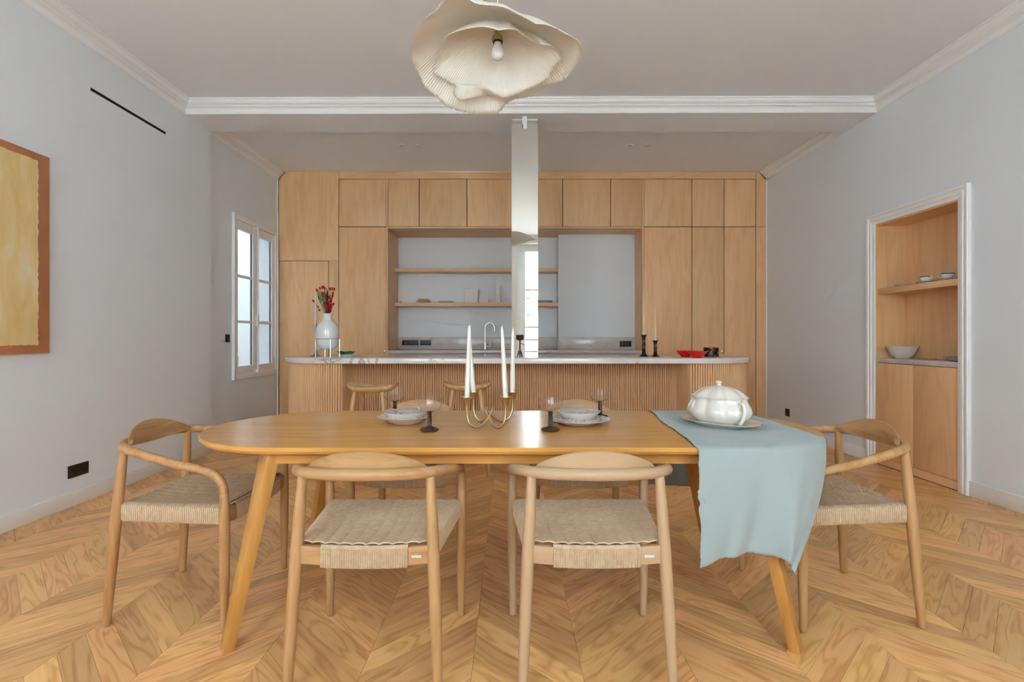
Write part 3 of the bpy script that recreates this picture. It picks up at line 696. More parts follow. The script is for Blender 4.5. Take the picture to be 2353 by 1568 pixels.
# reeds: half rounds along the outline, too fine to pick apart one by one
pitch, rr = .0222, .0092
pts = [Vector((a, c, 0)) for a, c in outline]; reeds = MB(); acc = 0.0
for i in range(len(pts) - 1):
    a, c = pts[i], pts[i + 1]; L_ = (c - a).length
    if L_ < 1e-6: continue
    d_ = (c - a) / L_; nrm = Vector((d_.y, -d_.x, 0))
    while acc < L_:
        q = a + d_ * acc
        ring = [q + d_ * (rr * math.cos(R(k))) + nrm * (rr * math.sin(R(k)) + dd) for k, dd in ((0, -.001), (0, .007), (36, .007), (72, .007), (108, .007), (144, .007), (180, .007), (180, -.001))]
        reeds.loft([[Vector((p.x, p.y, z)) for p in ring] for z in (.015, .902)], True, False, False); acc += pitch
    acc -= L_
ro = reeds.build('reeds', M['reed'], t, recalc=False); ro['kind'] = 'stuff'
MB().prism([(p[0] * .995, YI + (p[1] - YI) * .985) for p in stadium(RB)], 0, .012).build('plinth', M['void'], t) if False else None

# ---------------------------------------------------------------- dining table
TX, TY, TZ, RTB, XC = .005, 2.302, .750, .468, .835
t = thing('dining_table', (TX, TY, 0), 'long honey oak dining table with rounded ends and splayed legs', 'table')
def tst(r, xc=XC): return arc(TX - xc, TY, r, 90, 270, 40) + arc(TX + xc, TY, r, 270, 450, 40)
rings = []
for ins, z in ((.030, TZ - .034), (.008, TZ - .024), (.0, TZ - .014), (.0, TZ - .003), (.003, TZ)):
    rings.append([(x, y, z) for x, y in tst(RTB - ins)])
MB().loft(rings, True).build('tabletop', M['table'], t, angle=25)
az0, az1 = TZ - .076, TZ - .034
ax, ay = .90, .375
for sgn in (-1, 1):
    box('apron', M['table'], TX - ax, TX + ax, TY + sgn * ay - .011, TY + sgn * ay + .011, az0, az1, t, .002)
    box('apron', M['tablez'], TX + sgn * ax - .011, TX + sgn * ax + .011, TY - ay + .012, TY + ay - .012, az0, az1, t, .002)
def table_leg(sx, sy):
    def ring(cx, cy, a, b_, z):
        d1 = Vector((sx, sy * .9)).normalized(); d2 = Vector((-d1.y, d1.x))
        return [(cx + d1.x * i * a + d2.x * j * b_, cy + d1.y * i * a + d2.y * j * b_, z) for i, j in ((-1, -1), (1, -1), (1, 1), (-1, 1))]
    r0 = ring(TX + sx * .895, TY + sy * .360, .024, .042, TZ - .036); r1 = ring(TX + sx * 1.035, TY + sy * .402, .019, .026, 0)
    MB().loft([r0, r1], False).build('leg', M['tablez'], t, .003)
for sx in (-1, 1):
    for sy in (-1, 1): table_leg(sx, sy)

# ---------------------------------------------------------------- chairs
def make_chair():
    t = thing('dining_chair', (0, 0, 0), 'x', 'chair', 'woven cord dining chairs')
    half = [(0, -.247, .703), (.10, -.241, .703), (.19, -.212, .701), (.247, -.145, .694), (.270, -.05, .674), (.274, .06, .645), (.273, .145, .627), (.2715, .205, .604), (.270, .236, .560), (.2695, .2415, .50)]
    hp = smoothpath(half, 4)
    full = [Vector((-p.x, p.y, p.z)) for p in hp[::-1]] + hp[1:]
    n = len(full); rad = [.0165 + .0035 * (1 - min(1, abs(i / (n - 1) * 2 - 1) * 1.6)) for i in range(n)]
    MB().tube(full, rad, 14, up=(0, 0, 1)).build('arm_rail', M['chairx'], t)
    for s in (-1, 1):
        lg = MB().tube([(s * .2695, .2415, .52), (s * .2695, .242, .42), (s * .2690, .242, .22), (s * .268, .24, .004)], [.0170, .0200, .0185, .0135], 14)
        l = lg.build('leg', M['chairz'], t); MB().lathe([(.0095, 0), (.0095, .006)], (s * .268, .24, 0), 12).build('glide', M['rubber'], l)
        lg = MB().tube([(s * .208, -.196, .693), (s * .214, -.204, .58), (s * .221, -.214, .44), (s * .231, -.228, .22), (s * .240, -.241, .004)], [.0150, .0185, .0205, .0195, .0150], 14)
        l = lg.build('leg', M['chairz'], t); MB().lathe([(.0095, 0), (.0095, .006)], (s * .240, -.241, 0), 12).build('glide', M['rubber'], l)
    # lens shaped crest on the inside of the rail
    rings = []; K = 28
    for i in range(K + 1):
        s = -1 + 2 * i / K; x = .200 * s
        y = -.247 + .058 * (abs(x) / .205) ** 2.3 + .014
        e = max(0, 1 - s * s) ** .82; zt = .712 + .066 * e; zb = .706 - .022 * e; th = .0045 + .0050 * e
        zm = (zt + zb) / 2
        rings.append([(x, y - th, zb), (x, y + th * 1.2, zb), (x, y + th * 1.5 + .003, zm), (x, y + th * .5 - .004, zt - .003), (x, y - .004, zt), (x, y - th * .7 - .004, zt - .003), (x, y - th * 1.0, zm)])
    MB().loft(rings, True).build('backrest', M['chairx'], t, angle=50)
    # seat frame
    zt, zb = .470, .412
    def rail(name, p0, p1, th, mt, bow=0):
        p0, p1 = Vector(p0), Vector(p1); d = (p1 - p0); nn = Vector((-d.y, d.x, 0)).normalized(); rs = []
        for i in range(9):
            u = i / 8; c = p0 + d * u; bz = -bow * math.sin(math.pi * u)
            rs.append([c + nn * th + Vector((0, 0, zb + bz)), c - nn * th + Vector((0, 0, zb + bz)), c - nn * th + Vector((0, 0, zt + bz)), c + nn * th + Vector((0, 0, zt + bz))])
        return MB().loft(rs, False).build(name, mt, t, .003)
    fy, by, fx, bx = .236, -.212, .262, .214
    rail('seat_rail', (-fx, fy, 0), (fx, fy, 0), .011, M['chairx'], .010)
    br_ = rail('seat_rail', (-bx, by, 0), (bx, by, 0), .011, M['chairx'], .012)
    rail('seat_rail', (-fx + .012, fy - .01, 0), (-bx + .006, by + .01, 0), .010, M['chairx']); rail('seat_rail', (fx - .012, fy - .01, 0), (bx - .006, by + .01, 0), .010, M['chairx'])
    MB().box(bx - .062, bx - .030, by - .0145, by - .011, .432, .441).build('plaque', M['plaque'], br_)
    # woven seat: every weft cord is a ribbon that dips between the warps
    wv = MB(); rows = 54; cols = 10
    for j in range(rows):
        v = (j + .5) / rows; y = by + .010 + (fy - by - .020) * v
        hw = (bx - .006 + (fx - bx - .006) * v) + .0125
        zs = .4765
        path = [(-hw + .004, .408, 0), (-hw - .002, .418, 0), (-hw - .003, .45, 0), (-hw, .470, 0)]
        K = cols * 6
        for i in range(1, K):
            u = -1 + 2 * i / K; ph = i / 6.0
            sag = -.026 * (1 - u * u) * math.sin(math.pi * min(1, v * .9 + .12))
            path.append((hw * u * .985, zs + sag + .0048 * abs(math.sin(math.pi * ph)) ** .8 - .002, 0))
        path += [(hw, .470, 0), (hw + .003, .45, 0), (hw + .002, .418, 0), (hw - .004, .408, 0)]
        w2 = (fy - by - .020) / rows * .5; rg = []
        for i, (x, z, _) in enumerate(path):
            a = path[max(i - 1, 0)]; c = path[min(i + 1, len(path) - 1)]; tx_, tz_ = c[0] - a[0], c[1] - a[1]; l_ = math.hypot(tx_, tz_); nx, nz = -tz_ / l_, tx_ / l_
            if nz < 0 and abs(x) < hw * .97: nx, nz = -nx, -nz
            rg.append([(x - nx * .001, y - w2, z - nz * .001), (x + nx * .0030, y - w2 * .5, z + nz * .0030), (x + nx * .0030, y + w2 * .5, z + nz * .0030), (x - nx * .001, y + w2, z - nz * .001)])
        wv.loft(rg, True, False, False)
    o = wv.build('woven_seat', M['cord'], t, recalc=False); o['kind'] = 'stuff'
    for yy, sg, hwid, nm, bow in ((fy, 1, .196, 'front_cord_wrap', .010), (by, -1, .140, 'back_cord_wrap', .012)):
        wr = MB(); nl = int(hwid * 2 / .0056)
        for k in range(nl):
            x = -hwid + hwid * 2 * (k + .5) / nl; bz = -bow * math.cos(math.pi * x / .5)
            w2 = hwid / nl * .96; pts_ = [(-.034, .468), (.004, .4775), (.0145, .470), (.0155, .44), (.0145, .409), (.004, .405), (-.012, .406)]
            rg = []
            for i, (dy, z) in enumerate(pts_):
                a = pts_[max(i - 1, 0)]; c = pts_[min(i + 1, 6)]; ty_, tz_ = c[0] - a[0], c[1] - a[1]; l_ = math.hypot(ty_, tz_); ny, nz = -tz_ / l_, ty_ / l_
                zz = z + bz
                rg.append([(x - w2, yy + sg * (dy - .001 * -ny), zz), (x - w2 * .5, yy + sg * (dy - ny * .002), zz + nz * .002), (x + w2 * .5, yy + sg * (dy - ny * .002), zz + nz * .002), (x + w2, yy + sg * (dy - .001 * -ny), zz)])
            wr.loft(rg, True, False, False)
        o = wr.build(nm, M['cord'], t, recalc=False); o['kind'] = 'stuff'
    return t
chair0 = make_chair()
CH_LIST = [(-.468, 1.898, 0, .15, 'honey wood cord seat chair facing the kitchen, set at the deep soup plate'),
           (.279, 1.900, 0, .75, 'pale bleached cord seat chair facing the kitchen, next to the long hanging runner'),
           (-.515, 2.815, 180, .25, 'cord seat chair with its back to the bar stools, set at the deep soup plate'),
           (.385, 2.815, 180, .35, 'cord seat chair with its back to the island, set at the wide rimmed plate'),
           (-1.352, 2.300, -90, .05, 'honey wood cord seat chair at the bare rounded table end by the painting wall'),
           (1.372, 2.285, 90, .10, 'wood cord chair at the rounded table end beside the china niche')]
for i, (x, y, rz, tone, lb) in enumerate(CH_LIST):
    c = chair0 if i == 0 else dup(chair0)
    c.location = (x, y, 0); c.rotation_euler = (0, 0, R(rz)); c['label'] = lb
    for q in c.children_recursive: q['tone'] = tone

# ---------------------------------------------------------------- bar stools
def make_stool():
    t = thing('bar_stool', (0, 0, 0), 'x', 'stool', 'bar stools at the island')
    hs = .735; rings = []
    K = 24; a_, b_ = .208, .150
    def outl(k, f): 
        an = k * 2 * math.pi / K; ca, sa = math.cos(an), math.sin(an); e = 2 / 2.6
        return a_ * f * math.copysign(abs(ca) ** e, ca), b_ * f * math.copysign(abs(sa) ** e, sa)
    def lift(x): return .030 * (abs(x) / a_) ** 3
    for f, dz, side in ((.55, -.048, 0), (.78, -.044, 0), (.93, -.026, 0), (1.0, -.006, 1), (.985, .002, 1), (.90, -.004, 1), (.6, -.014, 1), (.3, -.018, 1), (.02, -.018, 1)):
        rings.append([(x, y, hs + dz + lift(x) * (1 if side else .75)) for x, y in (outl(k, f) for k in range(K))])
    MB().loft(rings, True).build('seat', M['stool'], t, angle=60)
    for sx in (-1, 1):
        for sy in (-1, 1):
            MB().tube([(sx * .115, sy * .085, hs - .035), (sx * .155, sy * .135, .38), (sx * .196, sy * .195, 0)], [.019, .0185, .014], 12).build('leg', M['stoolz'], t)
    for sx in (-1, 1): MB().tube([(sx * .166, -.150, .29), (sx * .166, .150, .29)], .0095, 10).build('stretcher', M['stool'], t)
    for sy in (-1, 1): MB().tube([(-.172, sy * .162, .235), (.172, sy * .162, .235)], .0095, 10).build('stretcher', M['stool'], t)
    return t
st = make_stool(); st.location = (-1.137, 4.32, 0); st.rotation_euler = (0, 0, R(-6)); st['label'] = 'saddle seat wooden bar stool at the vase end of the island'
s2 = dup(st); s2.location = (-.365, 4.46, 0); s2.rotation_euler = (0, 0, 0); s2['label'] = 'saddle seat wooden bar stool behind the brass candelabra, nearer the mirrored column'

# ---------------------------------------------------------------- linen runner over the table end
def tedge(x):
    dx = max(0, abs(x - TX) - XC); return math.sqrt(max(.0001, (RTB + .004) ** 2 - dx * dx))
rows, NU = [], 70
random.seed(3)
def jag(i): return .0012 * math.sin(i * 2.3) + .0025 * math.sin(i * .41 + 1) + .0018 * random.uniform(-1, 1)
stations = []
for i in range(26): stations.append(('far', 1 - i / 25))
for i in range(1, 40): stations.append(('top', i / 40))
for i in range(0, 46): stations.append(('near', i / 45))
verts, uvs = [], []
for si, (kind, q) in enumerate(stations):
    jl, jr = jag(si), jag(si + 300)
    row = []
    for ui in range(NU + 1):
        u = ui / NU
        edgej = (jl if ui == 0 else (jr if ui == NU else 0))
        xl_ = .735 if kind == 'far' else (.735 - .082 * (q if kind == 'top' else 1)); xr_ = 1.205
        x = xl_ + (xr_ - xl_) * u + edgej
        x += .006 * math.sin(q * 9 + 1) * (1 - u) * (kind != 'far')
        if kind == 'top':
            e = tedge(x); y = TY + e - 2 * e * q; z = TZ + .0022 + .0012 * math.sin(x * 23 + y * 17) * math.sin(y * 9) + .0012
            d = min(q, 1 - q) * 2 * e
            if d < .012: z -= (.012 - d) * .35
        else:
            e = tedge(x); s = -1 if kind == 'near' else 1
            hang = .395 if kind == 'far' else (.388 - .030 * math.sin(u * math.pi * 1.25 - .3) + .042 * u * u)
            if q > .98: hang += jag(ui + 77) * .8
            z = TZ - .004 - hang * q + .004 * (1 - min(1, q * 12))
            flare = .030 * (1 - math.exp(-q * 5)) + .012 * q
            # curved end: the corner falls forward and inward as it hangs
            pull = max(0, u - .45) / .55
            y = TY + s * (e + .004 + flare * .35 + pull ** 1.5 * .16 * q ** 1.1)
            x -= pull ** 1.4 * .215 * q ** 1.6
            y += s * (.024 * math.sin(u * 10 + .9 + q * .8) + .010 * math.sin(u * 19 + 2 + q) + .005 * math.sin(u * 37 + q * 5)) * q ** 1.1
            x += .004 * math.sin(u * 15 + q * 6) * q
            if u < .04 and kind == 'near' and .40 < q < .52: x += .012 * (1 - abs(q - .46) / .06)
        row.append((x, y, z)); uvs.append((u * .5, si / len(stations) * 1.7))
    rows.append(row)
cb = MB().loft(rows, True, False, False); 
ro = cb.build('table_runner', M['linen'], None, angle=80)
tag(ro, 'pale blue linen runner draped across the table end under the tureen', 'table runner')
uvl = ro.data.uv_layers.new(name='UVMap')
for l in ro.data.loops: uvl.data[l.index].uv = uvs[l.vertex_index]
sd = ro.modifiers.new('thickness', 'SOLIDIFY'); sd.thickness = .0014; sd.offset = 1

# ---------------------------------------------------------------- table setting
def coupe(x, y, lb, first=[None]):
    if first[0] is None:
        t = thing('coupe_glass', (0, 0, 0), lb, 'glass', 'coupe glasses')
        pr = [(.010, .079), (.024, .0800), (.037, .0850), (.0465, .0945), (.0508, .106), (.0520, .118), (.0513, .128), (.0503, .1345), (.0497, .1350), (.0492, .1342), (.0503, .118), (.0492, .107), (.0450, .0962), (.0360, .0872), (.0235, .0825), (.001, .0815)]
        rg = []
        for r_, z in pr:
            rg.append([(r_ * (1 + .010 * math.cos(k * 2 * math.pi / 4)) * math.cos(k * 2 * math.pi / 64), r_ * (1 + .010 * math.cos(k * 2 * math.pi / 4)) * math.sin(k * 2 * math.pi / 64), z) for k in range(64)])
        MB().loft(rg, True).build('bowl', M['coupe'], t)
        MB().lathe([(.0095, .012), (.0095, .079), (.011, .0805), (.001, .0805)], n=24).build('stem', M['smoke'], t)
        MB().lathe([(.034, 0), (.0385, .004), (.0385, .008), (.033, .0125), (.016, .016), (.0098, .020), (.001, .020)], n=32).build('foot', M['smoke'], t)
        first[0] = t
    else: t = dup(first[0])
    t.location = (x, y, TZ + .0005); t['label'] = lb
coupe(-.335, 2.172, 'clear coupe on smoky brown stem in front of the deep plate and bowl')
coupe(-.556, 2.520, 'smoky stem coupe behind the deep plate and bowl')
coupe(.168, 2.172, 'smoky stem coupe in front of the wide rimmed plate')
coupe(.437, 2.535, 'smoky stem coupe behind the wide rimmed plate and bowl')
def dish(name, prof_in, prof_out, c, lb, cat, grp, inner_m, outer_m, n=48, wav=0, nw=12):
    t = thing(name, c, lb, cat, grp)
    def ringset(pr): return [[(c[0] + r_ * (1 + wav * math.cos(nw * k * 2 * math.pi / n) * min(1, r_ / prof_out[-1][0])) * math.cos(k * 2 * math.pi / n), c[1] + r_ * (1 + wav * math.cos(nw * k * 2 * math.pi / n)) * math.sin(k * 2 * math.pi / n), c[2] + z) for k in range(n)] for r_, z in pr]
    MB().loft(ringset(prof_out), True).build('body', outer_m, t)
    MB().loft(ringset(prof_in), True).build('printed_inside', inner_m, t)
    return t
# deep plate + bowl
c = (-.472, 2.365, TZ + .0005)
dish('soup_plate', [(.001, .0085), (.060, .0085), (.080, .016), (.092, .0275), (.124, .0335), (.1262, .035)], [(.058, 0), (.062, .002), (.085, .014), (.097, .026), (.126, .0325), (.1272, .0345), (.126, .0345)], c,
     'deep cream soup plate under a patterned bowl', 'plate', 'floral dinnerware', M['floral'], M['ware'])
c2 = (-.472, 2.365, TZ + .0098)
BI = [(.001, .010), (.050, .010), (.075, .022), (.090, .038), (.1005, .0445), (.1018, .0455)]; BO = [(.046, 0), (.050, .002), (.078, .017), (.094, .037), (.1022, .0435), (.103, .045), (.1018, .0452)]
dish('cereal_bowl', BI, BO, c2, 'brown floral cream bowl sitting in the deep soup plate', 'bowl', 'floral dinnerware', M['floral'], M['ware'])
c = (.307, 2.355, TZ + .0005)
dish('dinner_plate', [(.001, .0085), (.085, .0085), (.095, .0130), (.140, .0225), (.1425, .0240)], [(.080, 0), (.085, .002), (.098, .0110), (.141, .0212), (.1435, .0230), (.1425, .0236)], c,
     'wide rimmed brown floral dinner plate under a bowl', 'plate', 'floral dinnerware', M['floral'], M['ware'])
c2 = (.312, 2.370, TZ + .0098)
dish('cereal_bowl', [(a * .95, b_ * 1.0) for a, b_ in BI], [(a * .95, b_ * 1.0) for a, b_ in BO], c2, 'brown floral cream bowl on the wide rimmed plate', 'bowl', 'floral dinnerware', M['floral'], M['ware'])
# candelabra: two interlocked brass wires with four trumpet cups
cups = {'FL': (-.1815, 2.20), 'FR': (-.0185, 2.20), 'BL': (-.168, 2.405), 'BR': (.012, 2.405)}
t = thing('candelabra', (-.09, 2.30, TZ), 'brass candelabra of looped wires with four trumpet cups', 'candelabra')
zc = .888; r_ = .0052; z0 = TZ + r_
def wire(f, bk, apex, name):
    pts_ = [(f[0], f[1], zc - .03), (f[0] + (apex[0] - f[0]) * .02, f[1], zc - .085), (f[0] + (apex[0] - f[0]) * .12, f[1] + .002, z0 + .018), (f[0] + (apex[0] - f[0]) * .40, f[1] + .020, z0), (f[0] + (apex[0] - f[0]) * .75, f[1] + .055, z0 + .022), (apex[0], apex[1] - .018, z0 + .060),
            (apex[0] * .98 + .0, apex[1], z0 + .075), (apex[0], apex[1] + .018, z0 + .060), (bk[0] + (apex[0] - bk[0]) * .75, bk[1] - .055, z0 + .022), (bk[0] + (apex[0] - bk[0]) * .40, bk[1] - .020, z0), (bk[0] + (apex[0] - bk[0]) * .12, bk[1] - .002, z0 + .018), (bk[0] + (apex[0] - bk[0]) * .02, bk[1], zc - .085), (bk[0], bk[1], zc - .03)]
    return MB().tube(smoothpath(pts_, 5), r_ * .9, 12).build('arm', M['brass'], t)
wire(cups['FL'], cups['BL'], (-.080, 2.30), 'a'); wire(cups['FR'], cups['BR'], (-.105, 2.303), 'b')
for k, (x, y) in cups.items():
    MB().lathe([(.0048, -.085), (.0058, -.062), (.0082, -.040), (.0130, -.020), (.0205, -.005), (.0250, 0), (.0247, .0015), (.016, -.002), (.0115, -.006), (.0115, -.014), (.001, -.014)], (x, y, zc), 24).build('cup', M['brass'], t)
def candle(name, x, y, z, h, r0, r1, m, lb, grp, lean=(0, 0)):
    t = thing(name, (x, y, z), lb, 'candle', grp)
    pts_ = [(x + lean[0] * q * h, y + lean[1] * q * h, z + q * h) for q in (0, .3, .6, .85, .94, .98, 1.0)]
    MB().tube(pts_, [r0, r0 * .96 + r1 * .04, (r0 + r1) / 2, r1 * 1.12, r1 * .95, r1 * .62, r1 * .2], 16).build('wax', m, t)
    q = pts_[-1]; MB().tube([q, (q[0] + .001, q[1], q[2] + .006), (q[0] - .002, q[1], q[2] + .009)], .0007, 6).build('wick', m, t)
for k, lean, h, lb in (('FL', (.035, .0), .302, 'ivory taper candle with a bent wick in the candelabra cup by the deep plate, front'), ('BL', (-.075, 0), .300, 'leaning ivory taper candle behind the one with the bent wick'), ('FR', (-.05, 0), .296, 'ivory taper candle in the candelabra cup in front of the mirrored column side'), ('BR', (0.005, 0), .292, 'ivory taper candle overlapping the lower corner of the mirrored column')):
    x, y = cups[k]; candle('taper_candle', x, y, zc - .013, h + .013, .0112, .0068, M['wax'], lb, 'candles in the candelabra', lean)
# tureen on its platter
tc = (.910, 2.275); TL = TZ + .0052; rot = R(-63)
t = thing('oval_platter', (tc[0], tc[1], TL), 'oval cream ceramic platter under the tureen on the runner', 'platter')
def oval(r, z, n=96, sx=.97, sy=.65, lob=0, nl=8, ph=0):
    o_ = []
    for k in range(n):
        a = k * 2 * math.pi / n; f = 1 + lob * (abs(math.cos(nl / 2 * (a + ph))) - .63)
        x, y = r * sx * f * math.cos(a), r * sy * f * math.sin(a)
        o_.append((tc[0] + x * math.cos(rot) - y * math.sin(rot), tc[1] + x * math.sin(rot) + y * math.cos(rot), TL + z))
    return o_
MB().loft([oval(.115, 0), oval(.120, .003), oval(.150, .012, lob=.02), oval(.196, .024, lob=.05, nl=12), oval(.199, .0265, lob=.05, nl=12), oval(.195, .0275, lob=.05, nl=12), oval(.150, .016), oval(.118, .0085), oval(.01, .0085)], True).build('body', M['ceramic'], t)
t = thing('tureen', (tc[0], tc[1], TL + .009), 'cream ceramic lidded tureen with lobed sides and scroll handles', 'tureen')
LB = .10; rot = R(-76)
body = [(.082, .009), (.086, .014), (.108, .028), (.128, .048), (.134, .064), (.130, .082), (.118, .104), (.113, .116), (.114, .124), (.110, .124)]
MB().loft([oval(r_, z, lob=LB * min(1, z / .05), sx=1.06, sy=.90) for r_, z in body], True).build('body', M['ceramic'], t)
lid = [(.110, .1245), (.121, .1250), (.1215, .128), (.113, .131), (.104, .140), (.088, .153), (.066, .164), (.042, .171), (.022, .174), (.012, .176), (.010, .181), (.013, .184), (.017, .1865), (.017, .188), (.012, .193), (.005, .1955), (.0005, .196)]
MB().loft([oval(r_, z, lob=LB * (1 if r_ > .05 else r_ / .05), sx=1.06 if r_ > .05 else .9 + .16 * r_ / .05, sy=.90) for r_, z in lid], True).build('lid', M['ceramic'], t)
for s in (-1, 1):
    def hp(a, z): return (tc[0] + s * a * math.cos(rot), tc[1] + s * a * math.sin(rot), TL + z)
    pth = smoothpath([hp(.118, .062), hp(.128, .078), hp(.140, .090), hp(.150, .104), hp(.140, .117), hp(.124, .113), hp(.128, .100)], 4)
    pth = smoothpath([hp(.139, .026), hp(.151, .040), hp(.162, .060), hp(.169, .084), hp(.162, .104), hp(.147, .110), hp(.135, .102), hp(.137, .090), hp(.145, .088)], 4)
    n = len(pth); MB().tube(pth, [.0095 - .0035 * i / n for i in range(n)], 10, flat=.8).build('handle', M['ceramic'], t)

# ---------------------------------------------------------------- things on the island
def lathe_thing(name, prof, c, m, lb, cat, grp=None, n=28):
    return tag(MB().lathe(prof, c, n).build(name, m), lb, cat, grp)
# vase in a wire stand
vx, vy = -1.735, 4.965
vz = 1.0225
t = thing('vase', (vx, vy, vz), 'milky white bottle vase held in a chrome wire stand', 'vase')
MB().lathe([(.030, 0), (.055, .004), (.080, .022), (.093, .050), (.098, .080), (.1025, .120), (.1045, .170), (.102, .205), (.088, .238), (.062, .265), (.043, .284), (.0375, .300), (.040, .315), (.048, .333), (.050, .342), (.046, .342), (.036, .315), (.034, .29), (.001, .28)], (vx, vy, vz), 40).build('body', M['vase'], t)
t = thing('vase_stand', (vx, vy, IH), 'chrome wire ring stand on thin legs carrying the white vase', 'stand')
MB().tube([(vx + .1065 * math.cos(a * math.pi / 18), vy + .1065 * math.sin(a * math.pi / 18), 1.126) for a in range(36)], .004, 8, wrap=True, cap=False).build('ring', M['chrome'], t)
for a in (-150, -58, 30, 122): 
    q = (vx + .109 * math.cos(R(a)), vy + .109 * math.sin(R(a)))
    MB().tube([(*q, IH + .0005), (*q, 1.126)], .0026, 8).build('leg', M['chrome'], t)
    MB().tube([(*q, 1.02), (vx + .05 * math.cos(R(a)), vy + .05 * math.sin(R(a)), 1.018)], .0028, 6).build('support_arm', M['chrome'], t)
t = thing('dried_bouquet', (vx, vy, vz + .34), 'dried bouquet of red bunny tails and pale green grass in the white vase', 'bouquet')
random.seed(11)
stems, reds, greens, darks = MB(), MB(), MB(), MB()
base = Vector((vx, vy, vz + .29))
tips = [(684, 663), (700, 662), (709, 663), (716, 660), (744, 661), (759, 664), (763, 664), (768, 665), (764, 675), (762, 683), (755, 692), (748, 698), (766, 700), (763, 704), (740, 674), (742, 690), (748, 681), (753, 705), (757, 690), (742, 664), (747, 712), (752, 718), (760, 712), (720, 692)]
tips = [(728, 667), (735, 663), (740, 661), (746, 663), (744, 660), (758, 664), (763, 664), (768, 665), (765, 674), (764, 679), (759, 690), (761, 701), (766, 699), (748, 680), (741, 674), (753, 695), (756, 684), (751, 703), (759, 712), (752, 712), (757, 706), (720, 692), (762, 686), (755, 700), (745, 680)]
for px, py in tips:
    tip = P(px, py, vy + random.uniform(-.05, .05)); m_ = base.lerp(tip, .5) + Vector((random.uniform(-.01, .01), random.uniform(-.01, .01), 0))
    d = (tip - m_).normalized(); stems.tube([base, m_, tip], .0012, 5)
    reds.ell(tip, (.009, .009, .017), 8, 6, d)
    for _ in range(2): reds.ell(base.lerp(tip, random.uniform(.45, .8)) + Vector((random.uniform(-.012, .012), 0, 0)), (.008, .008, .015), 8, 6, d)
for i in range(44):
    tip = P(727 + random.uniform(0, 16) + (i % 3) * 3, 660 + random.uniform(0, 34), vy + random.uniform(-.04, .03)); d = tip - base
    stems.tube([base, base + d * .5, tip], .001, 5)
    for q in range(9):
        p = base + d * (.30 + .70 * q / 9) + Vector((random.uniform(-.007, .007), random.uniform(-.007, .007), random.uniform(-.004, .004)))
        greens.ell(p, (.0038, .0038, .010), 5, 4, d + Vector((random.uniform(-.1, .1), 0, 0)))
for px, py in ((751, 662), (753, 668), (735, 690), (731, 680), (749, 690), (757, 700)):
    tip = P(px, py, vy); d = tip - base; darks.tube([base, base + d * .5, base + d * .8, tip], [.002, .004, .006, .002], 6)
stems.build('stems', M['dried_dark'], t); 
for b_, nm, mm in ((reds, 'red_blooms', 'dried_red'), (greens, 'green_grass', 'dried_green'), (darks, 'dark_leaves', 'dried_dark')):
    o = b_.build(nm, M[mm], t); o['kind'] = 'stuff'
# silver candlestick
x, y = -1.975, 5.30
t = thing('candlestick', (x, y, IH), 'slender silver candlestick beside the white vase', 'candlestick', 'candlesticks on the island')
MB().lathe([(.046, 0), (.050, .004), (.038, .012), (.022, .028), (.012, .050), (.007, .075), (.0065, .19), (.0075, .22), (.012, .26), (.018, .30), (.0225, .326), (.0225, .329), (.012, .322), (.001, .320)], (x, y, IH), 28).build('body', M['silver'], t)
candle('taper_candle', x, y, IH + .3205, .325, .0128, .0080, M['wax'], 'tall white taper candle in the silver candlestick by the vase', 'candles on the island', (.01, 0))
# leaf dish on plate
x, y = -1.625, 5.17
pl_ = MB().lathe([(.070, 0), (.075, .002), (.085, .010), (.117, .019), (.1185, .022), (.114, .022), (.080, .013), (.001, .011)], (x, y, IH), 36)
tag(pl_.build('plate', M['white_cer']), 'white plate under the green leaf dish on the island', 'plate')
rg = []
for r_, z in ((.045, 0), (.050, .002), (.072, .020), (.086, .033), (.087, .035), (.083, .035), (.066, .020), (.044, .008), (.002, .007)):
    rg.append([(x + r_ * (1 + .07 * math.cos(9 * k * 2 * math.pi / 72) * min(1, z / .02)) * math.cos(k * 2 * math.pi / 72), y + .012 + .8 * r_ * math.sin(k * 2 * math.pi / 72), IH + .0135 + z * (1 + .10 * math.cos(5 * k * 2 * math.pi / 72))) for k in range(72)])
tag(MB().loft(rg, True).build('leaf_dish', M['green']), 'green glazed leaf shaped dish on a white plate', 'dish')
# two black candlesticks
def black_stick(x, y, h, lb, cl, ch):
    t = thing('candlestick', (x, y, IH), lb, 'candlestick', 'candlesticks on the island')
    k = h / .214
    pr = [(.049, 0), (.050, .004), (.036, .012), (.024, .022), (.018, .036), (.0155, .050), (.019, .055), (.0195, .060), (.015, .066), (.0145, .100), (.0145, .108), (.0195, .113), (.0195, .118), (.0145, .124), (.0135, .165), (.0195, .170), (.0195, .175), (.015, .180), (.021, .198), (.029, .211), (.029, .214), (.013, .212), (.001, .205)]
    rg = [[(x + (r_ * (1 + .04 * math.cos(3 * q * 2 * math.pi / 24 + z * 60))) * math.cos(q * 2 * math.pi / 24), y + (r_ * (1 + .04 * math.cos(3 * q * 2 * math.pi / 24 + z * 60))) * math.sin(q * 2 * math.pi / 24), IH + z * k) for q in range(24)] for r_, z in pr]
    MB().loft(rg, True).build('body', M['lacquer'], t)
    candle('taper_candle', x, y, IH + .206 * k, ch, .0098, .0042, M['wax_y'], cl, 'candles on the island')
black_stick(1.314, 5.13, .214, 'taller black bronze candlestick with stacked rings', 'yellow taper candle in the taller black candlestick', .318)
black_stick(1.424, 5.12, .160, 'shorter black bronze candlestick beside the taller one', 'yellow taper candle in the shorter black candlestick', .318)
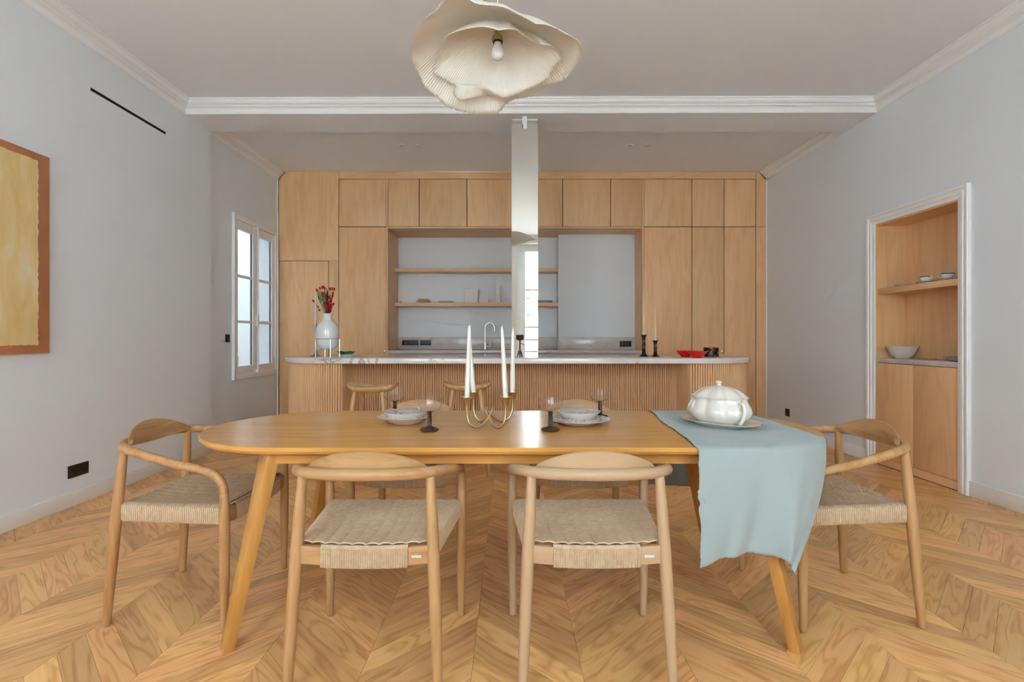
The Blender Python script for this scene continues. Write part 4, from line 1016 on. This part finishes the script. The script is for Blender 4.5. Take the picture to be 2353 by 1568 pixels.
# red bowls and jar
for x, y, lb in ((1.700, 5.06, 'red ceramic bowl standing behind another red bowl, farther from the dark jar'), (1.737, 4.850, 'red ceramic bowl overlapping its twin, nearer the dark glass jar')):
    n = 60; rg = []
    for r_, z in ((.040, 0), (.043, .003), (.040, .006), (.066, .028), (.083, .052), (.089, .058), (.087, .060), (.079, .050), (.062, .028), (.035, .012), (.002, .011)):
        rg.append([(x + r_ * (1 + .018 * math.cos(14 * k * 2 * math.pi / n) * (z > .04)) * math.cos(k * 2 * math.pi / n), y + r_ * (1 + .018 * math.cos(14 * k * 2 * math.pi / n) * (z > .04)) * math.sin(k * 2 * math.pi / n), IH + z) for k in range(n)])
    tag(MB().loft(rg, True).build('red_bowl', M['red']), lb, 'bowl', 'red bowls')
lathe_thing('glass_jar', [(.060, 0), (.068, .004), (.0715, .014), (.0715, .088), (.0695, .090), (.067, .088), (.066, .030), (.001, .028)], (1.952, 5.07, IH), M['tortoise'], 'dark tortoiseshell glass jar beside the red bowls', 'jar', n=36)

# ---------------------------------------------------------------- things on the niche shelf
SZ = 1.6165
def plate(name, x, y, z, r, m, rim, lb, grp, cat='plate', h=.018):
    t = thing(name, (x, y, z), lb, cat, grp)
    MB().lathe([(r * .55, 0), (r * .6, .002), (r * .72, .006), (r * .98, h - .002), (r, h), (r * .97, h + .001), (r * .7, .009), (.001, .007)], (x, y, z), 36).build('body', m, t)
    MB().lathe([(r * .998, h + .0004), (r * 1.001, h + .0008), (r * .992, h + .0016), (r * .965, h + .0012)], (x, y, z), 36, cap=False).build('rim', M[rim], t)
    return t
def sx(px, Y=7.25): return (px - CX) / F * Y
px = sx(973.5)
plate('plate', px, 7.245, SZ, .105, M['biscuit'], 'rim', 'large brown rimmed cream plate at the bottom of the shelf stack', 'cream plates on the shelf', h=.022)
plate('plate', px, 7.245, SZ + .0175, .090, M['biscuit'], 'rim', 'middle brown rimmed cream plate of the shelf stack', 'cream plates on the shelf', h=.022)
plate('plate', px, 7.245, SZ + .035, .072, M['biscuit'], 'rim', 'smallest brown rimmed cream plate on top of the shelf stack', 'cream plates on the shelf', h=.022)
plate('plate', sx(1025), 7.245, SZ, .106, M['biscuit'], 'rim', 'single brown rimmed cream plate on the shelf between stack and boxes', 'cream plates on the shelf', h=.022)
plate('plate', sx(1251), 7.255, SZ, .104, M['white_cer'], 'navy', 'lower dark rimmed white plate on the shelf right of the mirrored column', 'dark rimmed plates on the shelf', h=.016)
plate('plate', sx(1253), 7.255, SZ + .0150, .104, M['white_cer'], 'navy', 'upper dark rimmed white plate on the shelf right of the mirrored column', 'dark rimmed plates on the shelf', h=.016)
tag(MB().lathe([(.022, 0), (.030, .004), (.040, .016), (.041, .018), (.037, .017), (.001, .006)], (-1.528, 7.21, SZ), 24).build('small_dish', M['biscuit']), 'tiny cream dish at the very end of the lower niche shelf', 'dish')
for a, c, h, d, lb in ((1068.5, 1098, .194, .09, 'large cream box standing on the niche shelf'), (1100.5, 1122.5, .064, .08, 'low cream box beside the large cream box'), (1139, 1149.5, .240, .07, 'tall slim cream box on the niche shelf'), (1161.5, 1186, .064, .08, 'low cream box half hidden by the mirrored column')):
    t = thing('storage_box', (sx((a + c) / 2), 7.23, SZ), lb, 'box', 'cream boxes on the shelf')
    x0_, x1_ = sx(a, 7.18), sx(c, 7.18)
    box('body', M['card'], x0_ + .002, x1_ - .002, 7.182, 7.18 + d - .002, SZ, SZ + h * .75, t, .001); box('lid', M['card'], x0_, x1_, 7.18, 7.18 + d, SZ + h * .72, SZ + h, t, .001)

# ---------------------------------------------------------------- china in the wall niche
NS, NL = 1.5775, .9555
def nplate(x, y, z, lb, r=.070, grp='dark rimmed saucers'): return plate('saucer', x, y, z, r, M['white_cer'], 'navy', lb, grp, 'saucer', .010)
X_ = XR + .10
nplate(X_, 4.520, NS, 'lower saucer of the pair without a cup in the china niche'); nplate(X_ + .002, 4.518, NS + .0085, 'upper saucer of the pair without a cup in the china niche')
nplate(X_, 4.285, NS, 'lower saucer under the cup with its handle towards the room front'); nplate(X_, 4.283, NS + .0085, 'upper saucer under the cup in the middle of the niche shelf')
nplate(X_, 4.070, NS, 'lower saucer under the cup by the niche casing'); nplate(X_, 4.068, NS + .0085, 'upper saucer under the cup by the niche casing')
for y, hd, lb in ((4.283, (.05, -1), 'white dark rimmed cup in the middle of the niche shelf'), (4.068, (-.35, 1), 'white dark rimmed cup by the niche casing')):
    z = NS + .0178
    t = thing('tea_cup', (X_, y, z), lb, 'cup', 'tea cups in the niche')
    MB().lathe([(.022, 0), (.024, .003), (.036, .014), (.0415, .030), (.043, .046), (.0415, .046), (.040, .030), (.033, .014), (.001, .006)], (X_, y, z), 28).build('body', M['white_cer'], t)
    MB().lathe([(.0422, .036), (.0430, .0365), (.0436, .0435), (.0432, .044)], (X_, y, z), 28, cap=False).build('rim', M['navy'], t)
    d = Vector((*hd, 0)).normalized(); q = Vector((X_, y, z))
    MB().tube(smoothpath([q + d * .040 + Vector((0, 0, .037)), q + d * .058 + Vector((0, 0, .040)), q + d * .064 + Vector((0, 0, .026)), q + d * .050 + Vector((0, 0, .013)), q + d * .036 + Vector((0, 0, .014))], 4), .0032, 8).build('handle', M['white_cer'], t)
n = 72; bx_, by_ = XR + .125, 4.575; rg = []
for r_, z in ((.050, 0), (.053, .003), (.051, .006), (.078, .024), (.098, .060), (.112, .096), (.121, .106), (.118, .107), (.106, .092), (.092, .058), (.072, .026), (.045, .011), (.002, .010)):
    rg.append([(bx_ + r_ * (1 + .012 * math.cos(12 * k * 2 * math.pi / n) * (z > .08)) * math.cos(k * 2 * math.pi / n), by_ + r_ * (1 + .012 * math.cos(12 * k * 2 * math.pi / n) * (z > .08)) * math.sin(k * 2 * math.pi / n), NL + z) for k in range(n)])
tag(MB().loft(rg, True).build('salad_bowl', M['ceramic']), 'large cream salad bowl on the marble ledge of the china niche', 'bowl')
def cutlery(y0, x0, ang, kind, lb):
    t = thing('fork' if kind == 'fork' else 'spoon', (x0, y0, NL), lb, kind, 'cutlery on the niche ledge')
    def tr(u, v, z): return (x0 + u * math.cos(ang) - v * math.sin(ang), y0 + u * math.sin(ang) + v * math.cos(ang), NL + z)
    hs = [(-.095, .0075, .004), (-.06, .006, .0045), (0, .0035, .007), (.04, .004, .009)]
    rs = [[tr(u, -w_, z), tr(u, w_, z), tr(u, w_, z + .0025), tr(u, -w_, z + .0025)] for u, w_, z in hs]
    MB().loft(rs, False).build('handle', M['steel'], t, .0008, 1)
    if kind == 'fork':
        rs = [[tr(u, -w_, z), tr(u, w_, z), tr(u, w_, z + .002), tr(u, -w_, z + .002)] for u, w_, z in ((.04, .004, .009), (.055, .0115, .006), (.068, .0115, .005))]
        MB().loft(rs, False).build('neck', M['steel'], t)
        for k in range(4):
            v = -.0095 + k * .0063; MB().tube([tr(.066, v, .006), tr(.09, v, .008), tr(.112, v, .014)], [.0016, .0015, .0009], 6).build('tine', M['steel'], t)
    else:
        q = MB(); 
        for u, w_, z in (): pass
        rs = [[tr(.042 + .065 * k / 8, w_ * math.sin(math.pi * min(.97, max(.05, k / 8))) * .020, .009 - .006 * math.sin(math.pi * k / 8) + .004 * abs(w_) + dz) for w_, dz in ((-1, 0), (-.5, -.002), (.5, -.002), (1, 0), (.5, .0005), (-.5, .0005))] for k in range(9)]
        MB().loft(rs, True).build('spoon_bowl', M['steel'], t)
cutlery(4.320, XR + .085, R(-62), 'fork', 'steel fork beside the salad bowl on the marble ledge')
cutlery(4.245, XR + .095, R(-62), 'spoon', 'steel spoon lying between two forks on the marble ledge')
cutlery(4.170, XR + .09, R(-62), 'fork', 'steel fork nearer the stacked plates on the marble ledge')
for i in range(3):
    plate('plate', XR + .122, 3.985, NL + i * .0095, .098, M['ceramic'], 'biscuit' if False else 'navy', ('bottom', 'middle', 'top')[i] + ' plate of the small stack on the marble ledge', 'plates on the niche ledge', h=.0135).children[1].data.materials[0] = M['ceramic']

# ---------------------------------------------------------------- left wall: painting and air slot
t = thing('painting', (XL, 2.80, 1.04), 'large ochre abstract canvas with a burnt sienna border', 'painting')
box('canvas', M['sienna'], XL + .0005, XL + .034, 2.28, 3.314, 1.041, 2.279, t, .003)
random.seed(5); K = 60; pol = []
y0_, y1_, z0_, z1_ = 2.36, 3.232, 1.092, 2.232
for k in range(K): pol.append((y0_ + (y1_ - y0_) * k / K, z0_ + random.uniform(-.003, .003)))
for k in range(K): pol.append((y1_ + random.uniform(-.004, .004), z0_ + (z1_ - z0_) * k / K))
for k in range(K): pol.append((y1_ - (y1_ - y0_) * k / K, z1_ + random.uniform(-.003, .003)))
for k in range(K): pol.append((y0_ + random.uniform(-.003, .003), z1_ - (z1_ - z0_) * k / K))
pb = MB().prism(pol, 0, .0012); pb.v = [(XL + .034 + p[2], p[0], p[1]) for p in pb.v]; pb.build('paint_field', M['ochre'], t)
t = thing('air_vent', (XL, 4.076, 2.878), 'long thin black air slot high on the wall', 'vent')
box('slot', M['void'], XL + .0002, XL + .0022, 3.675, 4.477, 2.878, 2.900, t)
fr = MB(); fr.box(XL, XL + .003, 3.669, 4.483, 2.900, 2.904); fr.box(XL, XL + .003, 3.669, 4.483, 2.874, 2.878); fr.box(XL, XL + .003, 3.669, 3.675, 2.874, 2.904); fr.box(XL, XL + .003, 4.477, 4.483, 2.874, 2.904)
fr.build('frame', M['wall'], t)

# ---------------------------------------------------------------- pleated paper pendant
PX, PY = -.058, 2.45
t = thing('pendant_lamp', (PX, PY, 2.16), 'large cream pleated paper pendant with wavy petals and a bare bulb', 'pendant lamp')
def cr(pts): return [(900 + a * .2125, b_ * .2125) for a, b_ in pts]
OUT = cr([(205, 575), (225, 480), (262, 370), (292, 270), (335, 222), (410, 160), (482, 108), (525, 45), (590, -5), (700, -28), (830, 0), (920, 40), (1010, 55), (1110, 62), (1240, 88), (1345, 145), (1480, 215), (1560, 258), (1650, 266), (1770, 305), (1870, 362), (1975, 412), (2042, 485), (2056, 585), (2025, 665), (1940, 785), (1850, 872), (1740, 915), (1640, 950), (1540, 1015), (1490, 1048), (1330, 1075), (1240, 1120), (1150, 1222), (1005, 1234), (790, 1216), (600, 1150), (475, 1042), (355, 935), (292, 805), (252, 725), (215, 640)])
INN = cr([(468, 770), (482, 690), (505, 600), (530, 520), (555, 450), (592, 392), (680, 350), (790, 318), (960, 292), (1090, 308), (1150, 328), (1250, 318), (1340, 325), (1400, 368), (1500, 435), (1600, 482), (1690, 492), (1770, 522), (1812, 575), (1838, 628), (1760, 712), (1725, 780), (1690, 845), (1560, 930), (1430, 985), (1250, 1052), (1130, 1040), (1010, 985), (900, 950), (800, 955), (690, 925), (560, 852), (482, 808)])
PET = cr([(660, 1005), (700, 860), (850, 760), (1050, 740), (1180, 860), (1200, 1000), (1150, 1045), (1020, 1038), (900, 1062), (745, 1088), (690, 1045)])
def rim3d(pts, cpx, depth, n):
    """closed outline resampled to n points; the upper edge swings towards the room front, the lower edge towards the kitchen"""
    L_ = len(pts); out = []
    def crm(i, t_):
        p = [pts[(i + d) % L_] for d in (-1, 0, 1, 2)]
        return [.5 * (2 * p[1][k] + (p[2][k] - p[0][k]) * t_ + (2 * p[0][k] - 5 * p[1][k] + 4 * p[2][k] - p[3][k]) * t_ ** 2 + (3 * p[1][k] - p[0][k] - 3 * p[2][k] + p[3][k]) * t_ ** 3) for k in (0, 1)]
    cum = [0]
    for i in range(L_): cum.append(cum[-1] + math.dist(pts[i], pts[(i + 1) % L_]))
    for j in range(n):
        s = cum[-1] * j / n; i = max(k for k in range(L_) if cum[k] <= s + 1e-9)
        a, b_ = crm(i, (s - cum[i]) / max(1e-6, cum[i + 1] - cum[i]))
        ang = math.atan2(-(b_ - cpx[1]) * 1.9, a - cpx[0])      # up in the picture = nearer
        out.append(P(a, b_, PY - depth * math.sin(ang)))
    return out
def shade(pts, hub, depth, n, name, belly, amp, s0=.03, hubpx=(1143, 112)):
    rim = rim3d(pts, hubpx, depth, n); rings = []; hub = Vector(hub)
    for si in range(19):
        s = s0 + (1 - s0) * si / 18; ring = []
        for j, q in enumerate(rim):
            p = hub.lerp(q, s); p.z += belly * math.sin(math.pi * s) * .9
            d = (q - hub); perp = Vector((-d.y, d.x, 0)).normalized() if d.xy.length > 1e-4 else Vector((1, 0, 0))
            pl_ = amp * s ** 1.2 * (1 if j % 2 else -1)
            p.z += pl_ * .7; p.y += pl_ * .7
            if si == 18: p += d.normalized() * (.005 * math.sin(j * 1.7) * math.sin(j * .37))
            ring.append(p)
        rings.append(ring)
    o = MB().loft(rings, True, True, False).build(name, M['paper'], t, angle=30, recalc=False)
    sd = o.modifiers.new('thickness', 'SOLIDIFY'); sd.thickness = .0012; return o
shade(OUT, (PX, PY, 2.60), .33, 320, 'outer_shade', .055, .0014)
shade(INN, (PX, PY, 2.575), .22, 280, 'inner_shade', .045, .0011)
up_ = cr([(700, 900), (790, 925), (900, 925), (1000, 955), (1060, 985)]); lo_ = cr([(662, 1005), (742, 1088), (890, 1064), (1020, 1038), (1120, 1046)])
u3 = smoothpath([P(a, b_, PY + .150) for a, b_ in up_], 16); l3 = smoothpath([P(a, b_, PY + .205) for a, b_ in lo_], 16)
rings = [[a.lerp(b_, k / 6) + Vector((0, .001 * (1 if j_ % 2 else -1), .001 * (1 if j_ % 2 else -1))) for j_, (a, b_) in enumerate(zip(u3, l3))] for k in range(7)]
o = MB().loft(rings, True, False, False).build('loose_petal', M['paper'], t, angle=30, recalc=False)
sd = o.modifiers.new('thickness', 'SOLIDIFY'); sd.thickness = .0012
LZ = 2.527
hub = MB().lathe([(.004, .040), (.012, .034), (.016, .024), (.0255, .022), (.0265, .018), (.0265, 0), (.0235, -.001), (.0235, .008), (.001, .010)], (PX, PY, LZ), 28); hub.build('lamp_holder', M['brass'], t)
MB().lathe([(.0225, .004), (.0225, -.008), (.0195, -.008)], (PX, PY, LZ), 24, cap=False).build('holder_sleeve', M['black'], t)
MB().lathe([(.0160, .008), (.0180, -.006), (.0200, -.018), (.0255, -.034), (.0295, -.052), (.0290, -.066), (.0235, -.079), (.0120, -.087), (.001, -.0895)], (PX, PY, LZ), 28).build('bulb', M['clear'], t)
MB().tube([(PX, PY, 2.545), (PX, PY, CEIL - .02)], .003, 8).build('cord', M['trim'], t)
MB().lathe([(.05, 0), (.05, -.018), (.012, -.024)], (PX, PY, CEIL), 24).build('ceiling_rose', M['trim'], t)

# ---------------------------------------------------------------- camera on a tripod (visible in the mirror)
qx, qy = .185, -.10
t = thing('photo_camera', (qx, qy, CAM_H), 'black photo camera on its tripod, seen in the mirror', 'camera')
box('body', M['black'], qx - .07, qx + .07, qy - .035, qy + .02, CAM_H - .045, CAM_H + .05, t, .006)
lz = MB().lathe([(.001, 0), (.042, 0), (.042, .055), (.036, .06), (.001, .055)], n=24); lz.v = [(qx - .01 + p[0], qy + .02 + p[2], CAM_H + p[1]) for p in lz.v]; lz.build('lens', M['blacksocket'], t)
box('plate', M['black'], qx - .03, qx + .03, qy - .025, qy + .025, CAM_H - .06, CAM_H - .046, t)
t = thing('tripod', (qx, qy, 0), 'black three-legged tripod reflected in the mirrored column', 'tripod')
MB().tube([(qx, qy, CAM_H - .062), (qx, qy, .55)], .014, 10).build('centre_post', M['black'], t)
MB().tube([(qx, qy - .0, CAM_H - .10), (qx + .09, qy + .02, CAM_H - .14)], .008, 8).build('pan_handle', M['red'], t)
for a in (90, 210, 330):
    MB().tube([(qx + .02 * math.cos(R(a)), qy + .02 * math.sin(R(a)), CAM_H - .25), (qx + .26 * math.cos(R(a)), qy + .26 * math.sin(R(a)), .004)], [.014, .010], 8).build('leg', M['black'], t)
